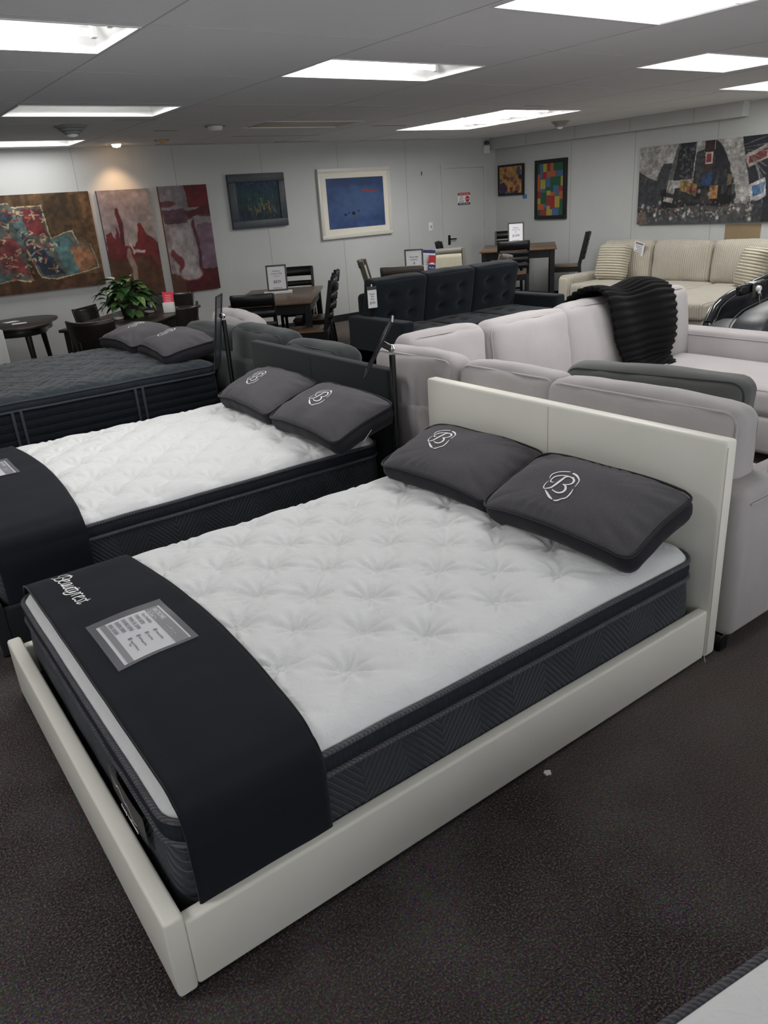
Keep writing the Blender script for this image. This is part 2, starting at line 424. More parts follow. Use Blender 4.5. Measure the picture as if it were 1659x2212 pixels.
def cushion(name, hx, hy, hz, r, mat, parent, loc, rot=(0, 0, 0), pipe=None, paxis=1, pr=0.006, **kw):
    b = B(); m = Matrix.Translation(Vector(loc)) @ Euler(rot).to_matrix().to_4x4()
    b.merge(cushion_bm(hx, hy, hz, r, **kw), m)
    if pipe:
        H = (hx, hy, hz); a, c = [k for k in range(3) if k != paxis]
        for s in pipe:
            pts = []
            for u, w in rrect(H[a] - r * 0.28, H[c] - r * 0.28, r, 5):
                q = [0, 0, 0]; q[a] = u; q[c] = w; q[paxis] = s * (H[paxis] - r * 0.28)
                pts.append(m @ Vector(q))
            b.tube(pts, pr, 6, closed=True)
    return link(name, b, mat, parent, 60)
def stroke(b, pts, wid, f, sub=6):
    """ribbon along pts (2D) with width list, laid on f(x,y)->Vector"""
    P = [Vector((p[0], p[1])) for p in pts]; n = len(P)
    if isinstance(wid, (int, float)): wid = [wid] * n
    cp, cw = [], []
    for i in range(n - 1):
        p0, p1, p2, p3 = P[max(i - 1, 0)], P[i], P[i + 1], P[min(i + 2, n - 1)]
        for k in range(sub):
            t = k / sub
            cp.append(0.5 * ((2 * p1) + (p2 - p0) * t + (2 * p0 - 5 * p1 + 4 * p2 - p3) * t * t + (3 * p1 - p0 - 3 * p2 + p3) * t ** 3))
            cw.append(wid[i] * (1 - t) + wid[i + 1] * t)
    cp.append(P[-1]); cw.append(wid[-1])
    vs = []
    for i, p in enumerate(cp):
        d = (cp[min(i + 1, len(cp) - 1)] - cp[max(i - 1, 0)])
        d = d.normalized() if d.length > 1e-9 else Vector((1, 0))
        nn = Vector((-d.y, d.x)) * cw[i] / 2
        vs.append((b.bm.verts.new(f(*(p + nn))), b.bm.verts.new(f(*(p - nn)))))
    for a, c in zip(vs, vs[1:]):
        try: fc = b.bm.faces.new((a[0], c[0], c[1], a[1])); fc.material_index = b.mi
        except ValueError: pass
# ------------------------------------------------------------------ camera
CAM = Vector((-0.23568872, -1.28130491, 1.65421345))
FW = Vector((0.52938786, 0.75892302, -0.37918907)); RT = Vector((0.8023136, -0.59313066, -0.06699937)); UPV = Vector((0.27575603, 0.26875989, 0.92289042))
cd = bpy.data.cameras.new('camera'); cam = bpy.data.objects.new('camera', cd); COL.objects.link(cam)
cam.matrix_world = Matrix.Translation(CAM) @ Matrix((RT, UPV, -FW)).transposed().to_4x4()
cd.sensor_fit = 'HORIZONTAL'; cd.sensor_width = 36.0; cd.lens = 1640.67 / 1659 * 36.0; cd.clip_start = 0.05; cd.clip_end = 60
SC.camera = cam

H = 2.45; YB = 8.61; XR = 9.39; X0, Y0 = -4.5, -5.5
# ------------------------------------------------------------------ shell
b = B(); b.box(X0, XR + .1, Y0, YB + .1, -0.05, 0.0); struct('floor', b, 'carpet', 'dark flecked loop pile carpet with a paler worn lane')
b = B(); b.box(X0, XR + .1, YB, YB + .1, 0, H + .1)
b.mi = 1
for x in (0.2, 1.42, 2.64, 3.86, 5.08, 6.3, 7.52): b.box(x - .003, x + .003, YB - .0015, YB + .001, .1, H)
struct('wall_back', b, ['wall', 'seam'], 'white painted panel wall behind the dining sets')
b = B(); b.box(XR, XR + .1, Y0, YB, 0, H + .1)
b.mi = 1
for y in (8.02 - 1.0, 5.9, 4.68, 3.46): b.box(XR - .0015, XR + .001, y - .003, y + .003, .1, 2.29)
struct('wall_right', b, ['wall', 'seam'], 'white painted wall with soffit on the right')
b = B(); b.box(X0 - .1, X0, Y0, YB + .1, 0, H + .1); struct('wall_left', b, 'wall', 'white painted wall on the left')
b = B(); b.box(XR - .14, XR, 4.3, YB, 2.285, H, .004, 1)
b.mi = 1
for y in (4.95, 5.9, 6.85, 7.8): b.box(XR - .1415, XR - .13, y - .004, y + .004, 2.29, H)
struct('trim_1', b, ['wall', 'seam'], 'boxed soffit along the top of the right wall')
b = B(); b.box(X0, 8.2, YB - .012, YB, 0, .10, .003, 1); struct('baseboard_back', b, 'base', 'black rubber baseboard')
b = B(); b.box(XR - .012, XR, Y0, YB, 0, .10, .003, 1); struct('baseboard_right', b, 'base', 'black rubber baseboard')
b = B(); b.box(.94, 1.083, 6.40, 6.55, 0, .80, .004, 1); b.box(1.052, 1.058, 6.399, 6.551, 0.02, .795); struct('trim_2', b, 'door', 'white boxed partition end at the left edge')

# ceiling with openings for the recessed fixtures
FIX = [  # x0,x1,y0,y1, kind, label
 (0.09, 1.31, 2.57, 3.20, 'tube', 'open fluorescent ceiling troffer over the bed with the black runner, leftmost near one'),
 (1.33, 2.56, 5.13, 5.75, 'dim', 'ceiling troffer between the round vent and the nearest left troffer'),
 (1.34, 2.56, 7.70, 8.32, 'tubelow', 'small-looking ceiling troffer close to the back wall above the patchwork painting'),
 (2.64, 3.89, 3.05, 3.68, 'tube1', 'open ceiling troffer in the middle of the ceiling with one lit tube'),
 (2.68, 3.97, 1.13, 1.74, 'lens', 'nearest lensed ceiling light at the top right of the photo'),
 (5.24, 6.42, 2.25, 2.85, 'lens', 'lensed ceiling light at the right, second from the camera'),
 (7.58, 8.76, 3.02, 3.62, 'lens', 'far lensed ceiling light near the soffit on the right wall'),
 (6.21, 7.45, 6.50, 7.13, 'tube3', 'rearmost of the three joined troffers in front of the door corner'),
 (6.21, 7.45, 5.85, 6.48, 'tube3', 'middle of the three joined troffers in front of the door corner'),
 (6.21, 7.45, 5.20, 5.83, 'tube3', 'nearest of the three joined troffers in front of the door corner'),
 (3.87, 5.07, 6.15, 6.72, 'off', 'unlit yellowed ceiling troffer over the brown dining table'),
 (0.09, 1.31, -0.60, 0.02, 'near', 'unseen ceiling light added for illumination above the foot of the white bed'),  # out of view, added to light the near bed and floor
 (5.24, 6.42, -0.60, 0.02, 'lens', 'unseen ceiling light added for illumination over the near end of the sectional sofa'),  # extra fixture out of view, put in only for its light
 (-2.5, -1.28, 0.65, 1.27, 'lens', 'unseen ceiling light added for illumination to the left of the beds'),  # added fill light outside the view, left of the beds
]
xs = sorted({X0, XR + .1} | {v for f in FIX for v in f[:2]}); ys = sorted({Y0, YB + .1} | {v for f in FIX for v in f[2:4]})
b = B()
for xa, xb in zip(xs, xs[1:]):
    for ya, yb in zip(ys, ys[1:]):
        cx, cy = (xa + xb) / 2, (ya + yb) / 2
        if any(f[0] < cx < f[1] and f[2] < cy < f[3] for f in FIX): continue
        b.add([(xa, ya, H), (xb, ya, H), (xb, yb, H), (xa, yb, H)], [(0, 1, 2, 3)])
bmesh.ops.remove_doubles(b.bm, verts=b.bm.verts[:], dist=1e-5)
b.mi = 1
for k in range(-3, 7):
    x = 1.32 + 1.32 * k
    if X0 < x < XR: b.box(x - .004, x + .004, Y0, YB, H - .0015, H + .001)
for y in (0.02, 1.26, 2.5, 3.74, 4.98, 6.22, 7.46):
    b.box(X0, XR, y - .0025, y + .0025, H - .001, H + .001)
b.mi = 2
for (x0, x1, y, w) in ((3.0, 3.25, 6.9, .012), (5.5, 6.0, 6.62, .02), (2.3, 2.7, 6.0, .006), (6.2, 6.5, 4.9, .008), (7.2, 7.5, 5.3, .008), (4.2, 5.4, 7.6, .008), (5.2, 5.9, 8.4, .015), (3.6, 4.4, 8.45, .012), (6.9, 7.9, 8.4, .01)):
    b.box(x0, x1, y - w / 2, y + w / 2, H - .0015, H + .001)
b2 = b
o = struct('ceiling', b2, ['ceiling', 'seamc', 'crack'], 'grey acoustic board ceiling with seams')
b = B(); b.box(X0, XR + .1, Y0, YB + .1, H + .16, H + .2); struct('ceiling_deck', b, 'ceiling', 'deck above the ceiling boards')

PW = 24.0
def fixture(f):
    x0, x1, y0, y1, kind, label = f
    cx, cy = (x0 + x1) / 2, (y0 + y1) / 2; hx, hy = (x1 - x0) / 2, (y1 - y0) / 2
    t = thing('ceiling_light', label, 'ceiling light', (cx, cy, H), 0, 'recessed fluorescent ceiling lights')
    bx = B(); d = .095
    v = [(-hx, -hy, 0), (hx, -hy, 0), (hx, hy, 0), (-hx, hy, 0), (-hx + .05, -hy + .05, d), (hx - .05, -hy + .05, d), (hx - .05, hy - .05, d), (-hx + .05, hy - .05, d)]
    bx.add(v, [(0, 1, 5, 4), (1, 2, 6, 5), (2, 3, 7, 6), (3, 0, 4, 7), (4, 5, 6, 7)])
    link('reflector_tray', bx, 'enamel', t)
    fr = B(); w = .012
    for (a, c, e, g) in ((-hx, hx, -hy, -hy + w), (-hx, hx, hy - w, hy), (-hx, -hx + w, -hy + w, hy - w), (hx - w, hx, -hy + w, hy - w)): fr.box(a, c, e, g, -.004, .004)
    link('trim_frame', fr, 'enamel', t)
    if kind in ('lens', 'off', 'near'):
        ln = B(); ln.box(-hx + w, hx - w, -hy + w, hy - w, .003, .008)
        link('lens', ln, 'off_lens' if kind == 'off' else 'lens', t)
    else:
        ysl = {'tube': (-.12, .12), 'tubelow': (-.12, .12), 'tube1': (.12,), 'tube3': (.14, -.14), 'dim': (-.17,)}[kind]
        for yy in ysl:
            tb = B(); tb.tube([(-hx + .09, yy, .055), (hx - .09, yy, .055)], .0165, 10)
            o = link('fluorescent_tube', tb, 'tube', t)
            for s in (-1, 1):
                sk = B(); sk.box(s * (hx - .075) - .014, s * (hx - .075) + .014, yy - .018, yy + .018, .03, .09, .003, 1)
                link('tube_socket', sk, 'plastic', o)
        cv = B(); cv.prism([(-hx + .06, -.035), (hx - .06, -.035), (hx - .06, .035), (-hx + .06, .035)], .07, .094, .01); link('ballast_cover', cv, 'enamel', t)
    if kind != 'off':
        la = bpy.data.lights.new('troffer_lamp', 'AREA'); la.shape = 'RECTANGLE'; la.size = 2 * hx - .12; la.size_y = 2 * hy - .12
        la.energy = PW * {'lens': .88, 'near': 1.15, 'tube': .55, 'tube1': .30, 'tube3': .5, 'dim': .4, 'tubelow': .3}[kind]; la.color = (1.0, .985, .96)
        lo = bpy.data.objects.new('troffer_lamp', la); COL.objects.link(lo); lo.parent = t; lo.location = (0, 0, .0 if kind == 'lens' else .03)
for f in FIX: fixture(f)

# round vents, detectors, downlights, corner unit
def vent(label, x, y, r):
    t = thing('ceiling_vent', label, 'vent', (x, y, H), 0, 'round ceiling air diffusers')
    for k, (rr, z) in enumerate(((r, 0), (r * .78, -.022), (r * .56, -.044), (r * .34, -.066))):
        q = B(); q.lathe([(rr * .80, z - .004), (rr, z - .002), (rr * .98, z - .007), (rr * .78, z - .022), (rr * .74, z - .020)], 28)
        link('cone_ring', q, 'enamel' if k == 3 else 'seam', t)
    q = B(); q.lathe([(.0, -.094), (r * .16, -.092), (r * .18, -.078), (r * .14, -.001)], 20); link('centre_cone', q, 'plastic', t)
vent('round stepped ceiling diffuser above the patchwork painting, left side', 2.06, 6.45, .145)
vent('small round ceiling diffuser beside the soffit, right of the joined troffers', 8.29, 6.27, .12)
t = thing('smoke_detector', 'flat round detector on the ceiling left of the unlit troffer', 'smoke detector', (3.46, 6.45, H))
q = B(); q.lathe([(.0, -.055), (.06, -.05), (.075, -.02), (.075, -.012)], 24); link('sensor_body', q, 'plastic', t)
q = B(); q.lathe([(.105, -.012), (.105, -.001), (.10, 0)], 24); link('mounting_plate', q, 'seam', t)
def downlight(label, x, y, on):
    t = thing('recessed_downlight', label, 'ceiling light', (x, y, H))
    q = B(); q.lathe([(.052, .0), (.085, -.004), (.09, -.001), (.085, .004)], 24); link('trim_ring', q, 'seam', t)
    q = B(); q.lathe([(.0, -.035), (.04, -.028), (.052, -.004), (.05, .02)], 20); link('bulb', q, 'warm' if on else 'bulb_off', t)
    if on:
        la = bpy.data.lights.new('spot_bulb', 'SPOT'); la.energy = 14; la.color = (1, .60, .32); la.spot_size = R(86); la.spot_blend = .8; la.shadow_soft_size = .05
        lo = bpy.data.objects.new('spot_bulb', la); COL.objects.link(lo); lo.parent = t; lo.location = (0, 0, -.05)
        lo.rotation_euler = (R(22), 0, R(0))
downlight('glowing orange downlight near the back wall above the red pair of paintings', 3.08, 8.30, True)
downlight('small unlit downlight right of the glowing one', 3.47, 7.9, False)
t = thing('emergency_light', 'small white emergency light box high in the far corner', 'emergency light', (9.16, YB, 2.33))
q = B(); q.box(-.05, .05, -.06, 0, -.10, .02, .006); link('battery_box', q, 'plastic', t)
q = B(); q.lathe([(.0, 0), (.035, .005), (.04, .03), (.025, .06)], 14, (-.0, -.05, .03)); link('lamp_head', q, 'frame_d', t)

# door with closer sign
b = B(); fx0, fx1, fz = 8.20, 9.16, 2.10
for a, c, e, g in ((fx0, fx0 + .055, 0, fz), (fx1 - .055, fx1, 0, fz), (fx0 + .055, fx1 - .055, fz - .055, fz)): b.box(a, c, YB - .02, YB, e, g)
dr = struct('door_1', b, 'door', 'white painted door and casing in the far corner')
q = B(); q.box(fx0 + .058, fx1 - .058, YB - .012, YB - .001, .01, fz - .062, .002, 1); link('door_leaf', q, 'door', dr)
q = B(); q.tube([(8.33, YB - .012, 1.0), (8.33, YB - .06, 1.0), (8.44, YB - .06, .995)], .011, 8); q.box(8.30, 8.355, YB - .02, YB - .012, .91, 1.06, .004, 1); link('door_handle', q, 'blackmetal', dr)
t = thing('door_sign', 'small red white and black notice stuck on the white door', 'sign', (8.665, YB - .0135, 1.585))
q = B(); q.box(-.13, .13, -.0015, .0, -.09, .09); link('sign_plate', q, 'paper', t)
fm = frame((0, -.0022, 0), (1, 0, 0), (0, 0, 1))
q = B(); q.mi = 0; put_bar(q, fm, -.13, .13, .052, .09); 
oct_ = [(.075 + .048 * math.cos(R(22.5 + 45 * k)), -.005 + .048 * math.sin(R(22.5 + 45 * k))) for k in range(8)]; q.prism(oct_, -.0002, .0004, mat=fm)
q.mi = 1; put_bar(q, fm, -.13, .13, -.09, -.055)
put_text(q, 'DO', .034, fm, -.055, .020, 'CENTER'); put_text(q, 'NOT', .034, fm, -.055, -.012, 'CENTER'); put_text(q, 'ENTER', .034, fm, -.055, -.046, 'CENTER')
fm2 = frame((0, -.0034, 0), (1, 0, 0), (0, 0, 1)); q.mi = 2
put_text(q, 'RESTRICTED AREA', .026, fm2, 0, .062, 'CENTER'); put_text(q, 'EMPLOYEES ONLY', .026, fm2, 0, -.081, 'CENTER'); put_text(q, 'STOP', .030, fm2, .075, -.016, 'CENTER')
link('sign_print', q, ['signred', 'ink', 'paper'], t)
t = thing('light_switch', 'white wall switch between the blue painting and the door', 'light switch', (7.96, YB, 1.215))
q = B(); q.box(-.04, .04, -.008, 0, -.065, .065, .003); link('switch_plate', q, 'plastic', t)
q = B(); q.box(-.008, .008, -.018, -.007, -.016, .016, .002); link('toggle', q, 'greyink', t)
q = B(); q.tube([(7.81, YB, 2.01), (7.81, YB - .02, 2.01), (7.81, YB - .024, 1.985), (7.812, YB - .01, 1.965)], .005, 6); tag(link('wall_hook', q, 'blackmetal'), 'tiny dark hook left on the bare wall above the light switch', 'hook')

# world: soft cool daylight coming in through the open shopfront side
w = bpy.data.worlds.new('world'); SC.world = w; w.use_nodes = True
w.node_tree.nodes['Background'].inputs[0].default_value = (.97, .985, 1.0, 1); w.node_tree.nodes['Background'].inputs[1].default_value = 1.35
SC.view_settings.view_transform = 'Standard'; SC.view_settings.look = 'None'; SC.view_settings.gamma = 1.0
SC.view_settings.exposure = 0.42; SC.view_settings.use_curve_mapping = False
# ------------------------------------------------------------------ beds
def bed_frame(label, y0, W, mat, hb_h=.845):
    L = 2.051
    t = thing('bed', label, 'bed', (0, y0, 0), 0)
    q = B(); q.box(0, .048, 0, W, .012, .242, .010, 3); link('footboard', q, mat, t)
    for yy in (.006, W - .046):
        q = B(); q.box(.0485, L - .001, yy, yy + .04, .012, .2115, .009, 3); link('side_rail', q, mat, t)
    q = B(); q.box(L, L + .062, 0, W, .012, hb_h, .013, 3); hb = link('headboard', q, mat, t)
    q = B()
    q.tube([(L - .0008, W * .5, .25), (L - .0008, W * .5, hb_h - .012)], .0012, 4)
    q.tube([(L + .004, -.0004, .03), (L + .004, -.0004, hb_h - .02)], .0013, 4); link('stitched_seam', q, 'leatherseam' if mat == 'leather' else 'dust', hb)
    q = B(); q.box(.05, L - .005, .05, W - .05, .07, .095); link('slat_deck', q, 'dust', t)
    q = B()
    for (x, y) in ((.02, .03), (.02, W - .03), (2.08, .03), (2.08, W - .03), (1.0, .8)): q.lathe([(.018, 0), (.02, .013)], 10, (x, y, 0))
    link('foot', q, 'blackmetal', t)
    return t
bed_frame('low bed frame in white leatherette, nearest to the camera', 0.0, 1.56, 'leather')
bed_frame('low bed frame in charcoal cloth behind the white one', 1.875, 1.545, 'bed_dark')
q = B(); q.tube([(2.046, .002, .03), (2.043, -.004, .015), (2.045, -.007, .0), (2.048, -.003, .012)], .0013, 5)
tag(link('loose_thread', q, 'paper'), 'pale thread end hanging from the white side rail by the headboard', 'thread')

def sdf(x, y, hx, hy, r):
    ax, ay = abs(x) - (hx - r), abs(y) - (hy - r)
    return -(math.hypot(max(ax, 0), max(ay, 0)) + min(max(ax, ay), 0) - r)
def rr_map(u, v, hx, hy, r):
    m = max(abs(u), abs(v))
    if m < 1e-6: return 0.0, 0.0
    p = (hx * u / m, hy * v / m)
    q = (max(-(hx - r), min(hx - r, p[0])), max(-(hy - r), min(hy - r, p[1])))
    d = (p[0] - q[0], p[1] - q[1]); L = math.hypot(*d)
    if L > 1e-9: p = (q[0] + d[0] / L * r, q[1] + d[1] / L * r)
    return p[0] * m, p[1] * m
TUFT_R = .055
def tuft_list(hx, hy, ox, oy):
    out = []
    for i in range(-8, 9):
        for j in range(-5, 6):
            x = ox + .14 * i; y = oy + .285 * j + (.1425 if i % 2 else 0)
            if abs(x) < hx - .09 and abs(y) < hy - .06: out.append((x + rng.uniform(-.008, .008), y + rng.uniform(-.008, .008)))
    LAT[0] = (ox, oy); return out
LAT = [(0, 0)]
def top_height(x, y, hx, hy, dome, tufts, depth):
    d = max(sdf(x, y, hx, hy, .09), 0.0)
    z = dome * (1 - math.exp(-d / .030)) + .018 * (1 - (x / hx) ** 4) * (1 - (y / hy) ** 2)
    s = 0.0; near = 9; ang = 0
    for (tx, ty) in tufts:
        dx, dy = x - tx, y - ty; rr = dx * dx + dy * dy
        if rr > .05: continue
        q = math.sqrt(rr)
        s += math.exp(-q / .045) * .75
        if q < .016: s += .0
        if rr < near: near = rr; ang = math.atan2(dy, dx)
    q = math.sqrt(near) if near < 9 else 1.0
    z -= depth * min(s, 1.0)
    if tufts:
        ox, oy = LAT[0]; ka, kb = (x - ox) / .14, (y - oy) / .1425
        sa, sb = abs(math.sin(math.pi * (ka + kb) / 2)), abs(math.sin(math.pi * (ka - kb) / 2))
        z += depth * .34 * ((sa * sb + .002) ** .45 - .7) * min(1, d / .10)
    if tufts and q < .16:      # radiating pull creases
        k = math.exp(-((q - .05) / .045) ** 2)
        z += .0055 * k * math.sin(ang * 9 + 3 * mnoise.noise(Vector((x * 3, y * 3, 1.0))) * 3) * min(1, d / .05)
    # long seams of pull between neighbouring tufts
    z += .004 * mnoise.noise(Vector((x * 7, y * 7, 4.2))) * min(1, d / .06)
    return z
def mattress(label, cx, cy, hx, hy, zb, zt, top, side, gus, tp, tp_low, dome=.030, tufts=(), depth=.020, buttons=True, nx=150, ny=120, rotz=0.0, cat='mattress', low=.063, lat=None):
    t = thing('mattress', label, cat, (cx, cy, 0), rotz)
    rc = .085; n = 10
    if lat: LAT[0] = lat
    path = rrect(hx, hy, rc, n)
    def wall(z0, z1, rows, bul, inset=0.0):
        q = B(); P = len(path); rings = []
        for k in range(rows + 1):
            z = z0 + (z1 - z0) * k / rows; e = bul * math.sin(math.pi * k / rows) - inset
            dense = []
            for i in range(P):
                a, c = path[i], path[(i + 1) % P]; L = math.hypot(c[0] - a[0], c[1] - a[1]); m = max(1, int(L / .06))
                for s in range(m):
                    x = a[0] + (c[0] - a[0]) * s / m; y = a[1] + (c[1] - a[1]) * s / m
                    nx_, ny_ = (x - max(-(hx - rc), min(hx - rc, x))), (y - max(-(hy - rc), min(hy - rc, y))); l = math.hypot(nx_, ny_) or 1
                    w = .003 * mnoise.noise(Vector((x * 8, y * 8, z * 14)))
                    dense.append((x + nx_ / l * (e + w), y + ny_ / l * (e + w), z))
            rings.append([q.bm.verts.new(v) for v in dense])
        for A, C in zip(rings, rings[1:]):
            for i in range(len(A)): q.bm.faces.new((A[i], A[(i + 1) % len(A)], C[(i + 1) % len(A)], C[i]))
        if zb == z0: q.bm.faces.new(rings[0][::-1])
        return q
    link('quilted_border', wall(zb, zt - low, 6, .008), side, t)
    link('pillowtop_gusset', wall(zt - low, zt, 4, .010), gus, t)
    def ring(z, r, e):
        pts = []
        P = rrect(hx + e, hy + e, rc + e, n)
        for i in range(len(P)):
            a, c = P[i], P[(i + 1) % len(P)]; L = math.hypot(c[0] - a[0], c[1] - a[1]); m = max(1, int(L / .05))
            for s in range(m):
                x = a[0] + (c[0] - a[0]) * s / m; y = a[1] + (c[1] - a[1]) * s / m
                pts.append((x, y, z + .003 * mnoise.noise(Vector((x * 5, y * 5, z)))))
        q = B(); q.tube(pts, r, 8, closed=True); return q
    link('binding_tape', ring(zt, .0085, .002), tp, t); link('binding_tape', ring(zt - low, .0085, .004), tp_low, t)
    link('binding_tape', ring(zb + .012, .008, .0), tp_low, t)
    q = B()
    def f(u, v):
        x, y = rr_map(2 * u - 1, 2 * v - 1, hx - .004, hy - .004, rc)
        return (x, y, zt + .002 + top_height(x, y, hx - .004, hy - .004, dome, tufts, depth))
    q.grid(f, nx, ny); tpo = link('quilted_top', q, top, t, 180)
    if buttons:
        q = B()
        for (x, y) in tufts:
            z = zt + .004 + top_height(x, y, hx - .004, hy - .004, dome, tufts, depth)
            q.lathe([(.0165, -.004), (.0165, .001), (.012, .0042), (.0, .0052)], 12, (x, y, z))
        o = link('tuft_button', q, top, tpo); o['kind'] = 'stuff'
    return t

# white bed mattress
HX1, HY1 = .978, .727; C1 = (1.053, .782); ZT1 = .415
TU1 = tuft_list(HX1, HY1, .545 - C1[0], .115 - C1[1])
m1 = mattress('white tufted mattress with charcoal chevron border in the white bed', C1[0], C1[1], HX1, HY1, .096, ZT1, 'knit', 'chev', 'gusset', 'tape', 'tape', .050, TU1, .038, nx=240, ny=190)
def h1(x, y): return ZT1 + .002 + top_height(x - C1[0], y - C1[1], HX1 - .004, HY1 - .004, .050, (), 0)
# sewn label on the foot border
t = B(); ym, zm = .355, .285
q = B()
def lab(u, v): return (.0555 - .002 * math.sin(math.pi * u) - C1[0], .49 - .27 * u - C1[1], .345 - .095 * v + .004 * math.sin(u * 7))
q.grid(lab, 12, 4); lb = link('sewn_label', q, 'label', m1)
fm = frame((.0500 - C1[0], ym - C1[1], zm), (0, -1, 0), (0, 0, 1))
q = B(); stroke(q, [(-.085, .036), (-.06, .020), (-.035, .028), (-.005, .004), (.02, .006), (.05, -.016), (.08, -.012)], [.002, .005, .005, .005, .005, .005, .002], lambda a, c: fm @ Vector((a, c + .012, 0)))
put_text(q, 'sleep wellness', .022, fm, -.05, -.030)
link('label_print', q, 'thread', lb)

# second mattress
HX2, HY2 = .975, .735; C2 = (1.043, 2.668); ZT2 = .448
TU2 = tuft_list(HX2, HY2, .50 - C2[0], 2.0 - C2[1])
m2 = mattress('white tufted mattress with dark border in the charcoal bed', C2[0], C2[1], HX2, HY2, .096, ZT2, 'knit', 'chev', 'gusset', 'tape', 'tape', .050, TU2, .040, nx=200, ny=150)
def h2(x, y): return ZT2 + .002 + top_height(x - C2[0], y - C2[1], HX2 - .004, HY2 - .004, .050, (), 0)

# third: navy mattress on a dark foundation
HX3, HY3 = 1.0, .755; C3 = (1.022, 4.71); ZT3 = .622
m3 = mattress('dark navy mattress with lined border and vertical straps', C3[0], C3[1], HX3, HY3, .27, ZT3, 'navytop', 'navy', 'gusset', 'navytape', 'navytape', .036, tuft_list(HX3, HY3, .1, .05), .016, False, 130, 90, low=.055)
for x in (.62, 1.42, -.1 + .3):
    q = B()
    for dx in (-.026, .026): q.box(x + dx - .009 - C3[0], x + dx + .009 - C3[0], -HY3 - .017, -HY3 - .006, .275, ZT3 - .055, .002, 1)
    st = link('vertical_strap', q, 'navytape', m3)
t = thing('box_foundation', 'dark box foundation under the navy mattress', 'bed base', (C3[0], C3[1], 0))
q = B(); q.box(-HX3 + .01, HX3 - .01, -HY3 + .01, HY3 - .01, .05, .268, .02, 3); link('foundation_body', q, 'bed_dark', t)
for (x, y) in ((-.9, -.68), (.9, -.68), (-.9, .68), (.9, .68)):
    q = B(); q.lathe([(.03, 0), (.03, .05)], 12, (x, y, 0)); link('leg', q, 'blackmetal', t)

# fourth: only a corner of it shows at the lower right
m4 = mattress('white mattress with grey piping cut off by the lower right corner', .0, .0, 1.0, .75, .2, .452, 'knit', 'chev', 'gusset', 'tape', 'tape', .036, (), 0, False, 60, 50)
a4 = R(-8.6); m4.rotation_euler = (0, 0, a4)
c4 = Vector((.505, -.862, 0)) + Matrix.Rotation(a4, 3, 'Z') @ Vector((.72, -.752, 0)); m4.location = c4
t = thing('box_foundation', 'bed base under the mattress at the lower right corner', 'bed base', c4, a4)
q = B(); q.box(-.98, .98, -.73, .73, .04, .199, .015, 2); link('foundation_body', q, 'bed_dark', t)
q = B()
for (x, y) in ((-.9, -.66), (.9, -.66), (-.9, .66), (.9, .66)): q.lathe([(.03, 0), (.03, .042)], 12, (x, y, 0))
link('foot', q, 'blackmetal', t)

# ---- runners
def runner(label, x0, x1, hfun, ya, yb, zlow, far_low, zt):
    t = thing('bed_runner', label, 'bed runner', ((x0 + x1) / 2, (ya + yb) / 2, 0))
    ox, oy = (x0 + x1) / 2, (ya + yb) / 2
    prof = []
    e = .022
    for k in range(9): prof.append((ya - e, zlow + (zt - .03 - zlow) * k / 8))
    n = 60
    def ztop(y): return hfun((x0 + x1) / 2 + .08, y)
    for k in range(7):
        a = R(90 * k / 6); prof.append((ya - e + (1 - math.cos(a)) * .05, zt - .03 + math.sin(a) * (ztop(ya + .03) + .008 - zt + .03)))
    for k in range(1, n): 
        y = ya + .03 + (yb - ya - .06) * k / n; prof.append((y, None))
    for k in range(7):
        a = R(90 - 90 * k / 6); prof.append((yb + e - (1 - math.cos(a)) * .05, zt - .03 + math.sin(a) * (ztop(yb - .03) + .008 - zt + .03)))
    for k in range(1, 6): prof.append((yb + e, zt - .03 + (far_low - zt + .03) * k / 5))
    q = B(); NU = 26
    def f(u, v):
        i = min(len(prof) - 1, int(round(v * (len(prof) - 1)))); y, z = prof[i]
        bow = .045 * math.sin(math.pi * min(1, max(0, (y - ya) / (yb - ya))))
        x = x0 + (x1 - x0 + bow) * u
        if z is None: z = max(hfun(x, y), hfun(x0 + .06, y) if u < .2 else 0) + .008 + .0025 * mnoise.noise(Vector((x * 6, y * 5, 2)))
        elif y < ya + .06 or y > yb - .06: y += .004 * mnoise.noise(Vector((x * 9, z * 6, 3)))
        return (x - ox, y - oy, z)
    vs = q.grid(f, NU, len(prof) - 1)
    body = link('cloth_panel', q, 'runner', t, 180)
    sm = body.modifiers.new('thickness', 'SOLIDIFY'); sm.thickness = .004; sm.offset = 1
    q = B()
    for u in (.0, 1.0):
        pts = [Vector(f(u, k / (len(prof) - 1))) + Vector((0, 0, .003)) for k in range(len(prof))]; q.tube(pts, .0028, 6)
    link('bound_edge', q, 'dust', t)
    def surf(x, y): return hfun(x, y) + .008 + .0025 * mnoise.noise(Vector((x * 6, y * 5, 2))) + .0052
    return t, surf, (ox, oy)
rn1, sf1, off1 = runner('black cloth runner with white script lettering across the foot of the white bed', .098, .452, h1, .055, 1.509, .185, .2, ZT1)
rn2, sf2, off2 = runner('plain black cloth runner across the foot of the charcoal bed', .08, .44, h2, 1.933, 3.403, .05, .3, ZT2)
